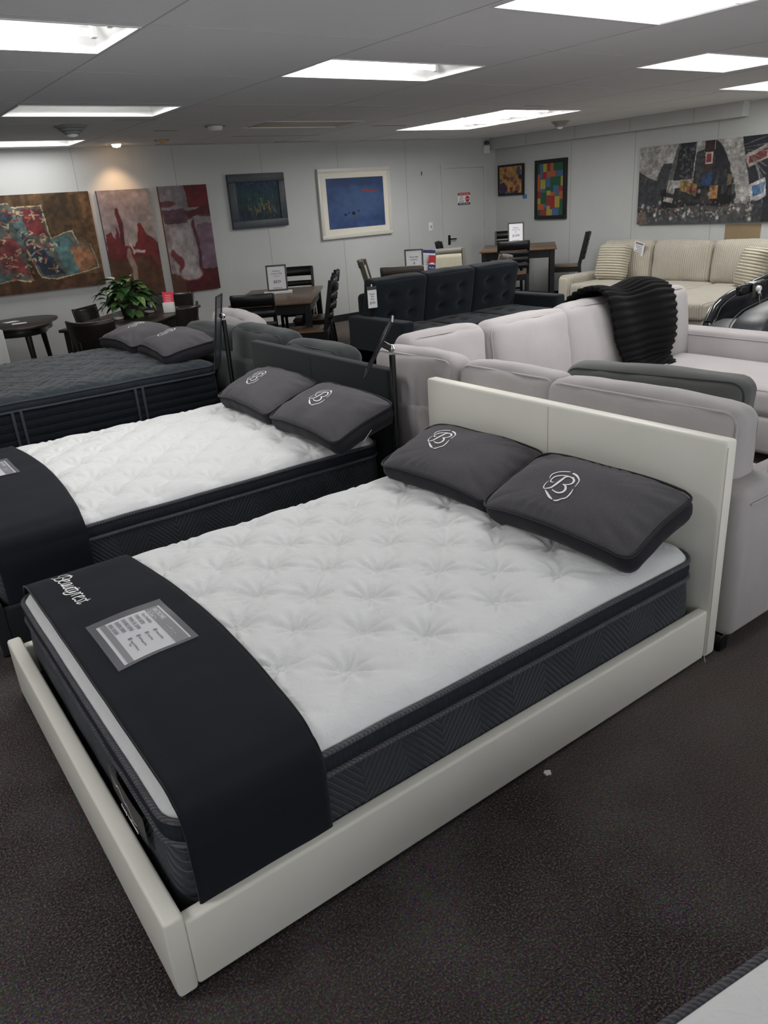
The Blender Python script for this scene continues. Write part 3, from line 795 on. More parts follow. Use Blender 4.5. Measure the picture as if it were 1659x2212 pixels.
LET = [[(-106,35),(-113,25),(-121,11),(-129,-6),(-134,-18),(-142,-26),(-154,-29)],[(-140,-5),(-145,-6),(-150,-3),(-152,5),(-144,17),(-130,25),(-111,30),(-97,26),(-92,17),(-96,9),(-106,2),(-117,2)],[(-117,2),(-105,0),(-99,-6),(-100,-16),(-109,-23),(-121,-25),(-132,-24)],[(-90,-4),(-75,3),(-69,11),(-74,15),(-84,11),(-92,-1),(-94,-12),(-89,-19),(-80,-20),(-72,-15)],[(-37,14),(-50,13),(-59,4),(-63,-9),(-62,-18),(-53,-14),(-46,0),(-38,14)],[(-38,14),(-40,-1),(-49,-16),(-46,-18),(-38,-15)],[(-21,15),(-28,2),(-34,-14),(-29,-18),(-21,-16),(-12,5),(-2,16)],[(-1,17),(-7,1),(-10,-15),(-6,-18),(1,-15)],[(16,26),(12,14),(8,-1),(7,-15),(11,-19),(20,-13)],[(-4,14),(31,16)],[(30,16),(24,-1),(20,-12),(26,-10),(31,7)],[(48,20),(44,5),(38,-11),(32,-23),(20,-29),(9,-29),(6,-21)],[(49,18),(55,13),(54,0),(54,-16)],[(55,13),(65,20),(72,17)],[(73,0),(89,9),(95,16),(89,19),(79,13),(74,0),(74,-11),(78,-17),(86,-14),(91,-10)],[(122,16),(112,18),(107,13),(108,5),(109,-4),(108,-12),(99,-15),(92,-12)],[(131,29),(127,15),(125,-1),(122,-14),(127,-14),(134,-11)],[(120,13),(137,19)],[(138,-12),(138,-5)]]
q = B()
for s in LET:
    n = len(s); w = [.0030 + .0026 * math.sin(math.pi * (k + .4) / n) for k in range(n)]
    stroke(q, [(a / 1000, c / 1000) for a, c in s], w, lambda a, c: Vector((.214 + c - off1[0], 1.286 - a - off1[1], sf1(.214 + c, 1.286 - a))), 5)
link('script_lettering', q, 'thread', rn1)

# ---- price cards
def price_card(label, cx, cy, surf, rot=0.0, full=True):
    t = thing('price_card', label, 'price card', (cx, cy, 0))
    def lay(bb, dz):
        for v in bb.bm.verts:
            v.co.z = surf(cx + v.co.x, cy + v.co.y) + dz + v.co.z
        return bb
    w, h = .295, .243
    def sheet(x0, x1, y0, y1, mat, name, dz, parent=t):
        q = B(); q.grid(lambda u, v: (x0 + (x1 - x0) * u, y0 + (y1 - y0) * v, 0), 10, 12); return link(name, lay(q, dz), mat, parent, 180)
    sheet(-.098, .105, -w / 2 + .008, w / 2 - .02, 'paper', 'printed_sheet', .0020)
    q = B(); q.mi = 0
    def panel(x0, x1, y0, y1): q.grid(lambda u, v: (x0 + (x1 - x0) * u, y0 + (y1 - y0) * v, 0), 8, 10)
    panel(.058, .099, -.139, .127); panel(-.088, -.070, -.139, .127)
    fm = frame((0, 0, .0006), (0, -1, 0), (1, 0, 0)); q.mi = 1
    put_text(q, 'Sizes Available', .014, fm, -.105, .040, sx=.95)
    for k, s in enumerate(('TWIN $720', 'TWIN XL $740', 'DOUBLE $760', 'QUEEN $800', 'KING $1000')): put_text(q, s, .0175, fm, -.112, .018 - .021 * k, sx=.86)
    for k, s in enumerate(('Antimicrobial Fibre', 'AirCool Foam', '800 Wrapped Coils', 'Triggered Gel Memory')):
        put_text(q, s, .0085, fm, .036, .034 - .026 * k, sx=.85)
        q.box(.018, .028, -.006, .006, -.0003, .0003, mat=fm @ Matrix.Translation((.0, .038 - .026 * k, 0)))
    put_text(q, 'Foam', .0085, fm, .050, -.054, sx=.85)
    q.mi = 2; put_text(q, 'BACKCARE', .021, fm, -.112, .078, sx=.85)
    stroke(q, [(-.112, .076), (-.10, .068), (-.085, .074), (-.07, .064), (-.055, .069), (-.04, .062)], .0014, lambda a, c: fm @ Vector((a, c, 0)))
    put_text(q, 'sleep wellness', .0085, fm, -.105, .060, sx=.9)
    for k in range(5): put_bar(q, fm, .02 + .016 * k, .028 + .016 * k, .076, .0775)
    put_bar(q, fm, .05, .0515, .070, .084)
    for k in range(4): put_bar(q, fm, .03 + .018 * k, .034 + .018 * k, .064, .066)
    link('card_print', lay(q, .0032), ['midgrey', 'greyink', 'paper'], t, 180)
    sheet(-h / 2, h / 2, -w / 2 - .012, w / 2 + .012, 'sleeve', 'plastic_sleeve', .0055)
    return t
price_card('price card in a clear sleeve lying on the runner of the white bed', .292, .81, sf1)
price_card('price card on the runner of the charcoal bed, cut by the left edge', .245, 2.86, sf2)

# ---- pillows
EMB = [[(-69,16,.3),(-77,34,1),(-71,50,1),(-52,65,.9),(-23,79,.9)],[(-9,76,1.6),(11,72,1.6),(33,58,1),(43,46,.7),(50,24,.6),(52,12,.2)],[(-64,5,.3),(-65,-13,.8),(-60,-29,.9),(-49,-38,.6)],[(-43,-41,.3),(-22,-54,1.4),(-1,-66,1.7),(16,-71,.6)],[(22,-73,.6),(35,-69,1.3),(45,-57,.9),(58,-45,1.1),(60,-23,1.2),(54,1,.2)],[(-50,-37,.5),(-29,-25,1.5),(-22,-2,2.0),(-18,25,2.0),(-16,44,1.4),(-3,54,.4)],[(-38,4,.5),(-50,2,.9),(-58,12,1.0),(-55,31,1.3),(-36,46,1.1),(-10,53,1.0),(13,50,1.3),(26,40,1.5),(30,24,1.4),(20,11,1),(2,6,.4)],[(-19,45,.3),(14,58,.5)],[(2,6,.5),(19,1,1.4),(30,-15,1.8),(27,-29,1.7),(13,-37,1.2),(-7,-35,.8),(-19,-30,.3)]]
def pillow(label, c, L, D, tilt, yaw, seed, gus=.092, dome=.050, emb=(0, 0), esc=1.0, droop=.02, zrot=0.0):
    """local: x = right (-y world), y = up towards the headboard, z = out of the pillow face"""
    t = thing('bed_pillow', label, 'pillow', c)
    t.rotation_euler = Matrix((Vector((0, -1, 0)), Vector((math.cos(tilt), 0, math.sin(tilt))), Vector((-math.sin(tilt), 0, math.cos(tilt))))).transposed().to_euler()
    t.rotation_euler = (Matrix.Rotation(yaw, 3, 'Z') @ t.rotation_euler.to_matrix()).to_euler()
    hx, hy = L / 2, D / 2
    def edge(a, bq):   # wavy outline and droop of the corners
        k = (abs(a / hx) ** 4) * (abs(bq / hy) ** 4)
        return -droop * (abs(a / hx) ** 3) + .006 * mnoise.noise(Vector((a * 5 + seed, bq * 5, seed))) - .012 * k
    def top(u, v):
        x, y = rr_map(u, v, hx, hy, .05)
        m = max(abs(u), abs(v))
        pinch = 1 - .035 * (1 - abs(u * v)) * m ** 6
        z = edge(x, y) + dome * ((1 - abs(u) ** 3.2) * (1 - abs(v) ** 2.6)) ** .62
        wr = math.exp(-((1 - m) / .22) ** 2)
        z += .009 * wr * math.sin((math.atan2(y, x)) * 26 + seed) * mnoise.noise(Vector((x * 4, y * 4, seed * 2.0))) * 1.6 * min(1, (1 - m) * 12)
        z += .010 * mnoise.noise(Vector((x * 6 + seed, y * 9, 3))) * min(1, (1 - m) * 5)
        return (x * pinch, y * pinch, z)
    q = B(); q.grid(lambda a, c_: top(2 * a - 1, 2 * c_ - 1), 64, 44); link('top_panel', q, 'piltop', t, 180)
    path = []
    N = 120
    for k in range(N):
        s = 8 * k / N
        u, v = ((-1 + s, -1) if s < 2 else (1, -1 + s - 2) if s < 4 else (1 - (s - 4), 1) if s < 6 else (-1, 1 - (s - 6)))
        path.append(top(u, v))
    q = B(); rows = 6; rings = []
    for r_ in range(rows + 1):
        f = r_ / rows; ring = []
        for (x, y, z) in path:
            l = math.hypot(x / hx, y / hy); bul = .016 * math.sin(math.pi * f)
            w = .006 * mnoise.noise(Vector((x * 14 + seed, y * 14, f * 3))) * math.sin(math.pi * f)
            ins = 1 - .05 * f * f
            ring.append(q.bm.verts.new((x * ins * (1 + (bul + w) / (hx * l)), y * ins * (1 + (bul + w) / (hy * l)), z - gus * f)))
        rings.append(ring)
    for A, C in zip(rings, rings[1:]):
        for k in range(N): q.bm.faces.new((A[k], A[(k + 1) % N], C[(k + 1) % N], C[k]))
    cen = q.bm.verts.new((0, 0, -gus - .012))
    for k in range(N): q.bm.faces.new((rings[-1][(k + 1) % N], rings[-1][k], cen))
    link('gusset_band', q, 'pilside', t, 180)
    q = B(); q.tube([Vector(p) + Vector((p[0] * .006 / hx, p[1] * .006 / hy, .001)) for p in path], .0052, 6, closed=True); link('piping', q, 'pipe', t, 180)
    # find face height by sampling the panel
    def face(px, py):
        u, v = px / hx, py / hy
        for _ in range(6):
            p = top(u, v); u += (px - p[0]) / hx; v += (py - p[1]) / hy
            u = max(-.98, min(.98, u)); v = max(-.98, min(.98, v))
        return Vector((px, py, top(u, v)[2] + .0022))
    q = B()
    for s in EMB: stroke(q, [(emb[0] + a * esc / 1000, emb[1] + c_ * esc / 1000) for a, c_, w in s], [max(.0018, .0054 * w * esc) for a, c_, w in s], face, 5)
    link('embroidered_emblem', q, 'thread', t)
    return t
TL = R(20)
pillow('charcoal pillow with white emblem on the white bed, the nearer one on the right', (1.795, .395, .625), .685, .36, TL, R(0), 1.0, emb=(-.045, -.03))
pillow('charcoal pillow with white emblem on the white bed, the farther one on the left', (1.83, 1.10, .612), .69, .36, R(18), R(1.5), 4.0, emb=(-.10, .02), esc=.98)
p3 = pillow('charcoal pillow with white care tag on the charcoal bed, the nearer one', (1.80, 2.10, .665), .72, .38, R(19), R(-2), 7.0, emb=(-.03, .0), esc=.98)
pillow('charcoal pillow on the charcoal bed, the farther one beside the black sign pole', (1.83, 2.86, .66), .70, .37, R(19), R(-2), 9.0, emb=(-.06, .0), esc=.98)
pillow('charcoal pillow on the navy mattress, the nearer one at the mattress end', (1.90, 4.42, .788), .70, .40, R(9), R(-3), 12.0, emb=(-.05, -.02), droop=.035)
pillow('charcoal pillow on the navy mattress, the farther one below the leafy plant', (1.86, 5.13, .786), .70, .40, R(9), R(4), 15.0, emb=(.0, .02), droop=.035)
q = B(); fm = Matrix.Translation((.325, -.01, -.112)) @ Euler((R(20), R(-35), 0)).to_matrix().to_4x4()
q.box(-.045, .045, -.04, .04, -.002, .0, mat=fm); link('care_tag', q, 'paper', p3)
# ------------------------------------------------------------------ sectional (L shape), pale grey
g = 'sofa_l'
t = thing('sectional_sofa', 'pale grey L shaped sectional sofa behind the white bed', 'sofa', (3.5, 1.1, 0))
O = Vector((3.5, 1.1, 0))
def P(x0, x1, y0, y1, z0, z1, bev, name, mat=g, parent=t, o=O, seg=4):
    q = B(); q.box(x0 - o.x, x1 - o.x, y0 - o.y, y1 - o.y, z0 - o.z, z1 - o.z, bev, seg); return link(name, q, mat, parent, 50)
P(2.14, 2.96, .0, 2.45, .07, .30, .03, 'base_frame'); P(2.96, 5.02, 1.25, 2.45, .07, .30, .03, 'base_frame'); P(4.15, 4.86, -.15, 1.25, .07, .30, .03, 'base_frame')
P(2.135, 2.37, .115, 2.20, .07, .67, .045, 'back_frame'); P(2.135, 5.05, 2.20, 2.45, .07, .67, .045, 'back_frame')
P(2.135, 3.0, -.036, .115, .07, .655, .035, 'arm'); P(4.86, 5.06, .60, 2.20, .07, .635, .035, 'arm')
q = B()
for a in (((2.17, -.0405, .6), (2.96, -.0405, .6)), ((4.857, .63, .60), (4.857, 2.19, .60))): q.tube([Vector(a[0]) - O, Vector(a[1]) - O], .004, 6)
link('arm_welt', q, 'sofa_l', t)
for k, (x0, x1, y0, y1) in enumerate(((2.37, 2.94, .12, 1.16), (2.37, 2.94, 1.17, 2.19), (2.95, 4.14, 1.27, 2.19), (4.145, 4.855, -.14, 2.19))):
    cushion('seat_cushion', (x1 - x0) / 2, (y1 - y0) / 2, .085, .05, g, t, Vector(((x0 + x1) / 2, (y0 + y1) / 2, .385)) - O, (0, 0, 0), (1,), 2, .005, bulge=(0, 0, .025), seed=k, n=16, wr=.006, wf=4)
# back cushions of the arm along the bed (seen from behind)
for k, (y0, y1, dz, ln) in enumerate(((.055, .93, .0, .0), (.90, 1.52, .0, .02), (1.53, 2.17, .01, -.02))):
    cushion('back_cushion', .085, (y1 - y0) / 2, .235, .055, g, t, Vector((2.275 + ln, (y0 + y1) / 2, .665 + dz)) - O, (0, R(3), R(1)), (-1, 1), 0, .005, bulge=(.03, 0, .02), seed=10 + k, n=18, wr=.010, wf=6)
for k, (x0, x1, dy) in enumerate(((2.38, 2.96, .03), (2.94, 3.66, -.02), (3.66, 4.32, .02), (4.30, 4.93, -.02))):
    cushion('back_cushion', (x1 - x0) / 2, .095, .265, .065, g, t, Vector(((x0 + x1) / 2, 2.13 + dy, .665)) - O, (R(-8), 0, R((-2, 1, -2, -4)[k])), (-1, 1), 1, .004, bulge=(0, .05, .025), seed=20 + k, n=18, wr=.010, wf=6)
for (x, y) in ((2.165, -.0), (2.9, .02), (2.2, 2.4), (5.0, 2.4), (5.0, .7), (4.2, -.1), (4.8, -.1), (3.0, 1.3)):
    q = B(); q.box(x - .025 - O.x, x + .025 - O.x, y - .005 - O.y, y + .045 - O.y, 0, .07, .004, 1); link('leg', q, 'blackmetal', t)
# loose mid grey cushion with a clear tag
t = thing('loose_cushion', 'mid grey box cushion standing on the sectional behind its pale back cushion', 'cushion', (2.70, .74, .655), R(12))
q = B(); q.merge(cushion_bm(.085, .42, .225, .06, bulge=(.02, 0, .012), seed=31, n=18, wr=.008, wf=6)); link('cushion_cover', q, 'sofa_m', t, 60)
q = B()
for s in (-1, 1): q.tube([(s * .066, u, w) for u, w in rrect(.405, .21, .06, 5)], .005, 6, closed=True)
link('piping', q, 'sofa_d', t)
t = thing('hang_tag', 'clear plastic tag hanging at the end of the nearest pale back cushion', 'tag', (2.40, .03, .80), R(20))
q = B(); q.box(-.045, .045, -.001, .001, -.17, .03); q.box(-.012, .012, -.0015, .0015, .03, .045); link('tag_sleeve', q, 'sleeve', t)
q = B(); q.box(-.035, .035, -.0018, -.0011, -.16, .015); link('tag_card', q, 'sofa_l', t)

# ---- black ribbed throw over the last back cushions
def thr():
    q = B(); NS, NW = 220, 40
    def prof(s):   # s 0..1 front bottom -> over the top -> back
        pts = [(1.80, .455), (1.925, .50), (1.955, .62), (1.975, .78), (2.02, .93), (2.10, .985), (2.20, .98), (2.30, .90), (2.36, .78), (2.42, .68)]
        f = s * (len(pts) - 1); i = min(int(f), len(pts) - 2); u = f - i
        p0, p1, p2, p3 = [Vector(pts[max(0, min(len(pts) - 1, k))]) for k in (i - 1, i, i + 1, i + 2)]
        return .5 * ((2 * p1) + (p2 - p0) * u + (2 * p0 - 5 * p1 + 4 * p2 - p3) * u * u + (3 * p1 - p0 - 3 * p2 + p3) * u ** 3)
    def f(u, v):
        s = u; p = prof(s); e = .004; d = prof(min(1, s + e)) - prof(max(0, s - e)); d.normalize(); nrm = Vector((-d.y, d.x))
        wl = 4.12 + .18 * math.sin(min(1, s * 1.2) * 2.4 + .2) * -.9 + .30 * max(0, .28 - s)
        wr_ = 4.60 + .10 * math.sin(s * 3.0) - .42 * max(0, .22 - s) * 1.4
        if s > .55: wl -= (s - .55) * .45; 
        x = wl + (wr_ - wl) * v
        ed = min(v, 1 - v) * 2
        rib = .5 + .5 * math.cos(2 * math.pi * s * 27)
        amp = .013 * (.6 + .4 * min(1, ed * 6))
        fold = .016 * math.sin(v * 9.5 + s * 2.2) + .012 * mnoise.noise(Vector((v * 4, s * 5, 1)))
        h = amp * rib ** .7 + fold + .018
        x += .012 * rib * (1 if v > .5 else -1) * (1 - min(1, ed * 3))
        return (x - 4.4, p.x + nrm.x * h - 2.1, p.y + nrm.y * h + .010 * mnoise.noise(Vector((v * 3, s * 3, 5))))
    q.grid(f, NS, NW); return q
o = link('throw_blanket', thr(), 'throw', None, 180); o.location = (4.4, 2.1, 0)
sm = o.modifiers.new('thickness', 'SOLIDIFY'); sm.thickness = .02; sm.offset = -1
tag(o, 'black ribbed plush throw draped over the sectional back cushion', 'throw blanket')

# ------------------------------------------------------------------ dark grey sofa behind the charcoal bed
t = thing('grey_sofa', 'dark grey sofa seen from behind, back to the navy mattress and charcoal bed', 'sofa', (2.6, 3.75, 0)); O = Vector((2.6, 3.75, 0))
gd = 'sofa_d'
P(2.14, 3.05, 2.47, 5.05, .07, .30, .03, 'base_frame', gd, t, O); P(2.135, 2.35, 2.47, 5.05, .07, .67, .04, 'back_frame', gd, t, O)
P(2.36, 3.05, 2.47, 2.64, .07, .62, .04, 'arm', gd, t, O); P(2.36, 3.05, 4.88, 5.05, .07, .62, .04, 'arm', gd, t, O)
for k, (y0, y1) in enumerate(((2.65, 3.75), (3.76, 4.87))):
    cushion('seat_cushion', .34, (y1 - y0) / 2, .08, .05, gd, t, Vector((2.70, (y0 + y1) / 2, .385)) - O, (0, 0, 0), (1,), 2, .005, bulge=(0, 0, .02), seed=40 + k, wr=.006, wf=4)
for k, (y0, y1, zt) in enumerate(((2.60, 3.28, .835), (3.25, 4.11, .870), (4.12, 4.95, .825))):
    cushion('back_cushion', .10, (y1 - y0) / 2, .20, .07, gd, t, Vector((2.30, (y0 + y1) / 2, zt - .20)) - O, (0, R(4), R((1, -2, 2)[k])), (-1, 1), 0, .004, bulge=(.03, 0, .02), seed=50 + k, n=18, wr=.010, wf=6)
for (x, y) in ((2.2, 2.55), (2.2, 4.97), (2.98, 2.55), (2.98, 4.97)):
    q = B(); q.box(x - .025 - O.x, x + .025 - O.x, y - .025 - O.y, y + .025 - O.y, 0, .07, .004, 1); link('leg', q, 'blackmetal', t)
t = thing('loose_cushion', 'pale grey cushion leaning inside the dark grey sofa', 'cushion', (2.60, 4.72, .655), R(-6))
q = B(); q.merge(cushion_bm(.10, .44, .215, .08, bulge=(.03, 0, .025), seed=61, n=18, wr=.010, wf=6)); link('cushion_cover', q, 'sofa_l', t, 60)
q = B(); q.tube([(-.075, u, w) for u, w in rrect(.415, .19, .07, 5)], .004, 6, closed=True); link('piping', q, 'sofa_m', t)

# ------------------------------------------------------------------ midnight tufted sofa
t = thing('tufted_sofa', 'midnight blue button tufted sofa facing the beds', 'sofa', (5.16, 4.8, 0)); O = Vector((5.16, 4.8, 0)); gt = 'teal'
P(4.05, 6.27, 4.40, 5.30, .14, .32, .03, 'base_frame', gt, t, O); P(4.20, 6.12, 5.10, 5.30, .20, .80, .05, 'back_frame', gt, t, O)
P(4.05, 4.205, 4.36, 5.26, .14, .60, .028, 'arm', gt, t, O); P(6.115, 6.27, 4.36, 5.26, .14, .60, .028, 'arm', gt, t, O)
cx = (4.15, 4.82, 5.48, 6.13)
for k in range(3):
    x0, x1 = cx[k], cx[k + 1]
    tf = [(-.16, -.11), (.0, -.11), (.16, -.11), (-.16, .10), (.0, .10), (.16, .10)]
    cushion('back_cushion', (x1 - x0) / 2 + .008, .26, .085, .04, gt, t, Vector(((x0 + x1) / 2, 5.03, .69)) - O, (R(101), 0, 0), None, 1, .004, bulge=(.0, .012, .045), seed=70 + k, n=30, wr=.006, wf=5,
            tufts=[(-.13, .10), (.13, .10), (-.13, -.08), (.13, -.08)], taxis=2, tdepth=.045, tr=.045)
    cushion('seat_cushion', (x1 - x0) / 2 + .004, .34, .075, .035, gt, t, Vector(((x0 + x1) / 2, 4.70, .395)) - O, (0, 0, 0), None, 1, .004, bulge=(0, 0, .03), seed=80 + k, n=26, wr=.006, wf=5,
            tufts=[(-.13, .06), (.13, .06), (-.13, -.12), (.13, -.12)], taxis=2, tdepth=.028, tr=.04)
for (x, y) in ((4.12, 4.45), (6.2, 4.45), (4.12, 5.2), (6.2, 5.2)):
    q = B(); q.lathe([(.015, 0), (.026, .14)], 12, (x - O.x, y - O.y, 0)); link('leg', q, 'espresso', t)
def price_tag(label, loc, rz, w, h, lines, ry=0):
    t = thing('hang_tag', label, 'tag', loc, rz); t.rotation_euler = (ry, 0, rz)
    q = B(); q.box(-w / 2, w / 2, -.001, .001, -h, 0); q.box(-.006, .006, -.001, .001, 0, .02); link('tag_card', q, 'paper', t)
    fm = frame((0, -.0015, 0), (1, 0, 0), (0, 0, 1)); q = B(); q.mi = 1; put_bar(q, fm, -w / 2, w / 2, -h * .16, -.0); q.mi = 0
    for (s, z, sz) in lines: put_text(q, s, sz, fm, 0, -h * z, 'CENTER', .9)
    link('tag_print', q, ['ink', 'frame_d'], t); return t
price_tag('white paper price tag at the top left of the midnight tufted sofa', (4.125, 4.905, .895), R(-12), .095, .20, (('Sleeper', .38, .022), ('Sofa', .50, .022), ('Navy', .62, .022), ('$995', .82, .034)))

# ------------------------------------------------------------------ cream corduroy sofa
t = thing('corduroy_sofa', 'cream corduroy sofa below the city painting', 'sofa', (8.7, 4.8, 0)); O = Vector((8.7, 4.8, 0)); gc = 'cord'
P(8.20, 9.25, 3.2, 6.14, .06, .25, .04, 'base_frame', gc, t, O); P(7.30, 8.3, 3.2, 3.75, .06, .25, .04, 'base_frame', gc, t, O)
P(9.02, 9.28, 3.2, 6.14, .06, .78, .06, 'back_frame', gc, t, O)
P(8.15, 9.25, 5.94, 6.16, .06, .53, .07, 'arm', 'cordx', t, O, 5); P(8.30, 9.25, 3.10, 3.34, .06, .56, .07, 'arm', 'cordx', t, O, 5)
for k, (x0, x1, y0, y1) in enumerate(((8.14, 9.0, 5.03, 5.93), (8.14, 9.0, 4.20, 5.02), (7.25, 9.0, 3.36, 4.19))):
    cushion('seat_cushion', (x1 - x0) / 2, (y1 - y0) / 2, .095, .05, gc, t, Vector(((x0 + x1) / 2, (y0 + y1) / 2, .335)) - O, (0, 0, 0), None, 2, .004, bulge=(0, 0, .02), seed=90 + k, n=16, wr=.006, wf=4)
for k, (y0, y1) in enumerate(((5.15, 5.95), (4.30, 5.13), (3.42, 4.28))):
    cushion('back_cushion', .12, (y1 - y0) / 2, .255, .07, gc, t, Vector((8.93, (y0 + y1) / 2, .66)) - O, (0, R(-6) * -1, R((2, -1, 1)[k])), None, 0, .004, bulge=(.05, 0, .02), seed=100 + k, n=18, wr=.010, wf=5)
def plush(label, loc, rot, hy, seed):
    t = thing('plush_pillow', label, 'pillow', loc, rot); t.rotation_euler = (0, R(14), rot)
    q = B(); bm = cushion_bm(.075, hy, .225, .06, bulge=(.05, 0, 0), seed=seed, n=40, wr=.004, wf=5)
    for v in bm.verts:
        k = .5 + .5 * math.cos(v.co.z * 2 * math.pi / .036); nn = Vector((v.co.x * 1.6, v.co.y * .5, 0)); nn = nn.normalized() if nn.length > 1e-6 else nn
        v.co += nn * .009 * k
    q.merge(bm); link('ribbed_cover', q, 'cordz', t, 180); return t
plush('cream ribbed plush pillow at the left end of the corduroy sofa', (8.66, 5.62, .665), R(4), .225, 3)
plush('cream ribbed plush pillow at the right end of the corduroy sofa', (8.50, 3.55, .655), R(-34), .225, 5)
t = thing('hang_tag', 'white glossy tag lying over the top of the corduroy sofa back cushion', 'tag', (8.785, 5.30, .885), 0); t.rotation_euler = (R(14), R(-8), R(0))
q = B(); q.box(-.001, .001, -.075, .075, -.16, .03); link('tag_card', q, 'paper', t)
q = B()
for k in range(5): q.box(-.0018, -.001, -.05, .05 - .012 * (k % 3), -.03 - .022 * k, -.022 - .022 * k)
q.box(-.0018, -.001, -.06, .06, -.005, .02); link('tag_print', q, 'greyink', t)

# ------------------------------------------------------------------ black massage chair at the right edge
t = thing('massage_chair', 'glossy black massage chair with chrome clamp at the right edge', 'massage chair', (6.0, 2.0, 0)); O = Vector((6.0, 2.0, 0))
def shell(y0, y1, pts, name, mat, thick=.10):
    q = B(); out = [(x - O.x, z) for x, z in pts]
    tmp = B(); n = len(out)
    base = [(x, z) for x, z in out] + [(out[-1][0], .06), (out[0][0] + .02, .06)]
    m = Matrix(((1, 0, 0, 0), (0, 0, -1, 0), (0, 1, 0, 0), (0, 0, 0, 1)))
    q.prism(base, -(y1 - O.y), -(y0 - O.y), .018, m); return link(name, q, mat, t, 40)
far = [(5.60, .30), (5.655, .54), (5.73, .65), (5.82, .695), (5.95, .73), (6.09, .75), (6.3, .785), (6.5, .81), (6.9, .86), (7.2, .90)]
shell(2.26, 2.36, far, 'side_shell', 'gloss')
near = [(5.08, .30), (5.095, .56), (5.13, .64), (5.19, .685), (5.28, .72), (5.42, .742), (5.7, .775), (6.1, .78), (6.6, .74), (7.1, .6)]
shell(1.56, 1.80, near, 'side_shell', 'chairhide')
q = B(); q.tube([(x - O.x, 1.81 - O.y, z + .004) for x, z in near[1:]], .005, 8); q.tube([(x - O.x, 2.25 - O.y, z + .004) for x, z in far[1:]], .005, 8); link('shell_trim', q, 'frame_d', t)
q = B(); q.tube([(x - O.x, 2.30 - O.y, z + .0) for x, z in far[1:]], .035, 10); link('shell_rim', q, 'gloss', t)
cushion('footrest', .26, .22, .14, .09, 'chairhide', t, Vector((5.50, 2.03, .40)) - O, (0, R(-12), 0), None, bulge=(0, 0, .04), seed=3, wr=.004)
cushion('seat_pad', .34, .22, .12, .08, 'chairhide', t, Vector((6.10, 2.03, .46)) - O, (0, R(-8), 0), None, bulge=(0, 0, .04), seed=4, wr=.004)
cushion('back_pad', .16, .24, .44, .10, 'chairhide', t, Vector((6.85, 2.03, .72)) - O, (0, R(48), 0), None, bulge=(.04, 0, 0), seed=5, wr=.004)
q = B(); q.box(5.2 - O.x, 7.0 - O.x, 1.78 - O.y, 2.28 - O.y, .03, .25, .03, 2); link('base_body', q, 'gloss', t)
q = B(); q.bar(Vector((5.43, 1.95, .835)) - O, Vector((5.80, 1.95, .846)) - O, .05, .075, .012, (0, 1, 0)); bar_ = link('bracket_bar', q, 'blackmetal', t)
q = B(); q.box(5.575 - O.x, 5.675 - O.x, 1.91 - O.y, 1.985 - O.y, .868, .886, .006, 2); link('chrome_clamp', q, 'chrome', bar_)
q = B(); q.box(5.572 - O.x, 5.678 - O.x, 1.905 - O.y, 1.918 - O.y, .76, .868, .012, 3); sp_ = link('clamp_plate', q, 'frame_d', bar_)
q = B(); q.tube([Vector((5.625, 1.905, .835)) - O, Vector((5.625, 1.88, .835)) - O], [.024, .02], 12); q.tube([Vector((5.625, 1.895, .83)) - O, Vector((5.625, 1.885, .80)) - O], .011, 10); link('clamp_knob', q, 'plastic', bar_)
q = B(); q.tube([Vector((5.63, 1.885, .80)) - O, Vector((5.655, 1.875, .69)) - O], .012, 10); q.lathe([(.0, 0), (.028, .003), (.024, .012), (0, .014)], 12, Vector((5.655, 1.875, .682)) - O); link('chrome_strut', q, 'chrome', t)
# ------------------------------------------------------------------ chairs and tables
def ladder_chair(label, loc, rz, sh=.47, bh=.95, w=.42, d=.42, slats=2, group=None):
    """local +y is the front"""
    t = thing('dining_chair', label, 'chair', loc, rz, group)
    hw, hd = w / 2, d / 2
    for s in (-1, 1):
        q = B(); q.bar((s * (hw - .02), hd - .025, 0), (s * (hw - .02), hd - .025, sh - .02), .036, .036); link('leg', q, 'blackwood', t)
        q = B(); q.bar((s * (hw - .02), -hd - .02, 0), (s * (hw - .02), -hd + .02, sh), .036, .044)
        q.bar((s * (hw - .02), -hd + .02, sh - .005), (s * (hw - .015), -hd - .075, bh), .034, .042); link('leg', q, 'blackwood', t)
    q = B()
    q.box(-hw + .02, hw - .02, hd - .04, hd - .016, sh - .085, sh - .02, .002, 1); q.box(-hw + .02, hw - .02, -hd + .0, -hd + .03, sh - .085, sh - .02, .002, 1)
    for s in (-1, 1): q.box(s * (hw - .02) - .012, s * (hw - .02) + .012, -hd + .02, hd - .03, sh - .085, sh - .02, .002, 1)
    link('seat_apron', q, 'blackwood', t)
    q = B(); q.box(-hw - .005, hw + .005, -hd + .035, hd + .012, sh - .02, sh, .008, 2); link('seat', q, 'oak', t)
    def slat(z0, z1, name):
        q = B()
        def y_at(z): return -hd + .02 - .095 * (z - sh) / (bh - sh)
        q.grid(lambda u, v: (-hw + .01 + (w - .02) * u, y_at(z0 + (z1 - z0) * v) - .030 * math.sin(math.pi * u) - .012, z0 + (z1 - z0) * v), 12, 2)
        o = link(name, q, 'blackwood', t, 60); m = o.modifiers.new('thickness', 'SOLIDIFY'); m.thickness = .018; m.offset = 1
    slat(bh - .10, bh + .012, 'top_rail')
    gap = (bh - .10 - sh) / (slats + 1)
    for k in range(slats): zc = bh - .10 - gap * (k + 1) + .03; slat(zc - .032, zc + .032, 'back_slat')
    q = B()
    for s in (-1, 1): q.bar((s * (hw - .02), -hd - .01, sh * .36), (s * (hw - .02), hd - .025, sh * .36), .02, .03)
    q.bar((-hw + .02, .0, sh * .36), (hw - .02, .0, sh * .36), .02, .03); link('stretcher', q, 'blackwood', t)
    return t
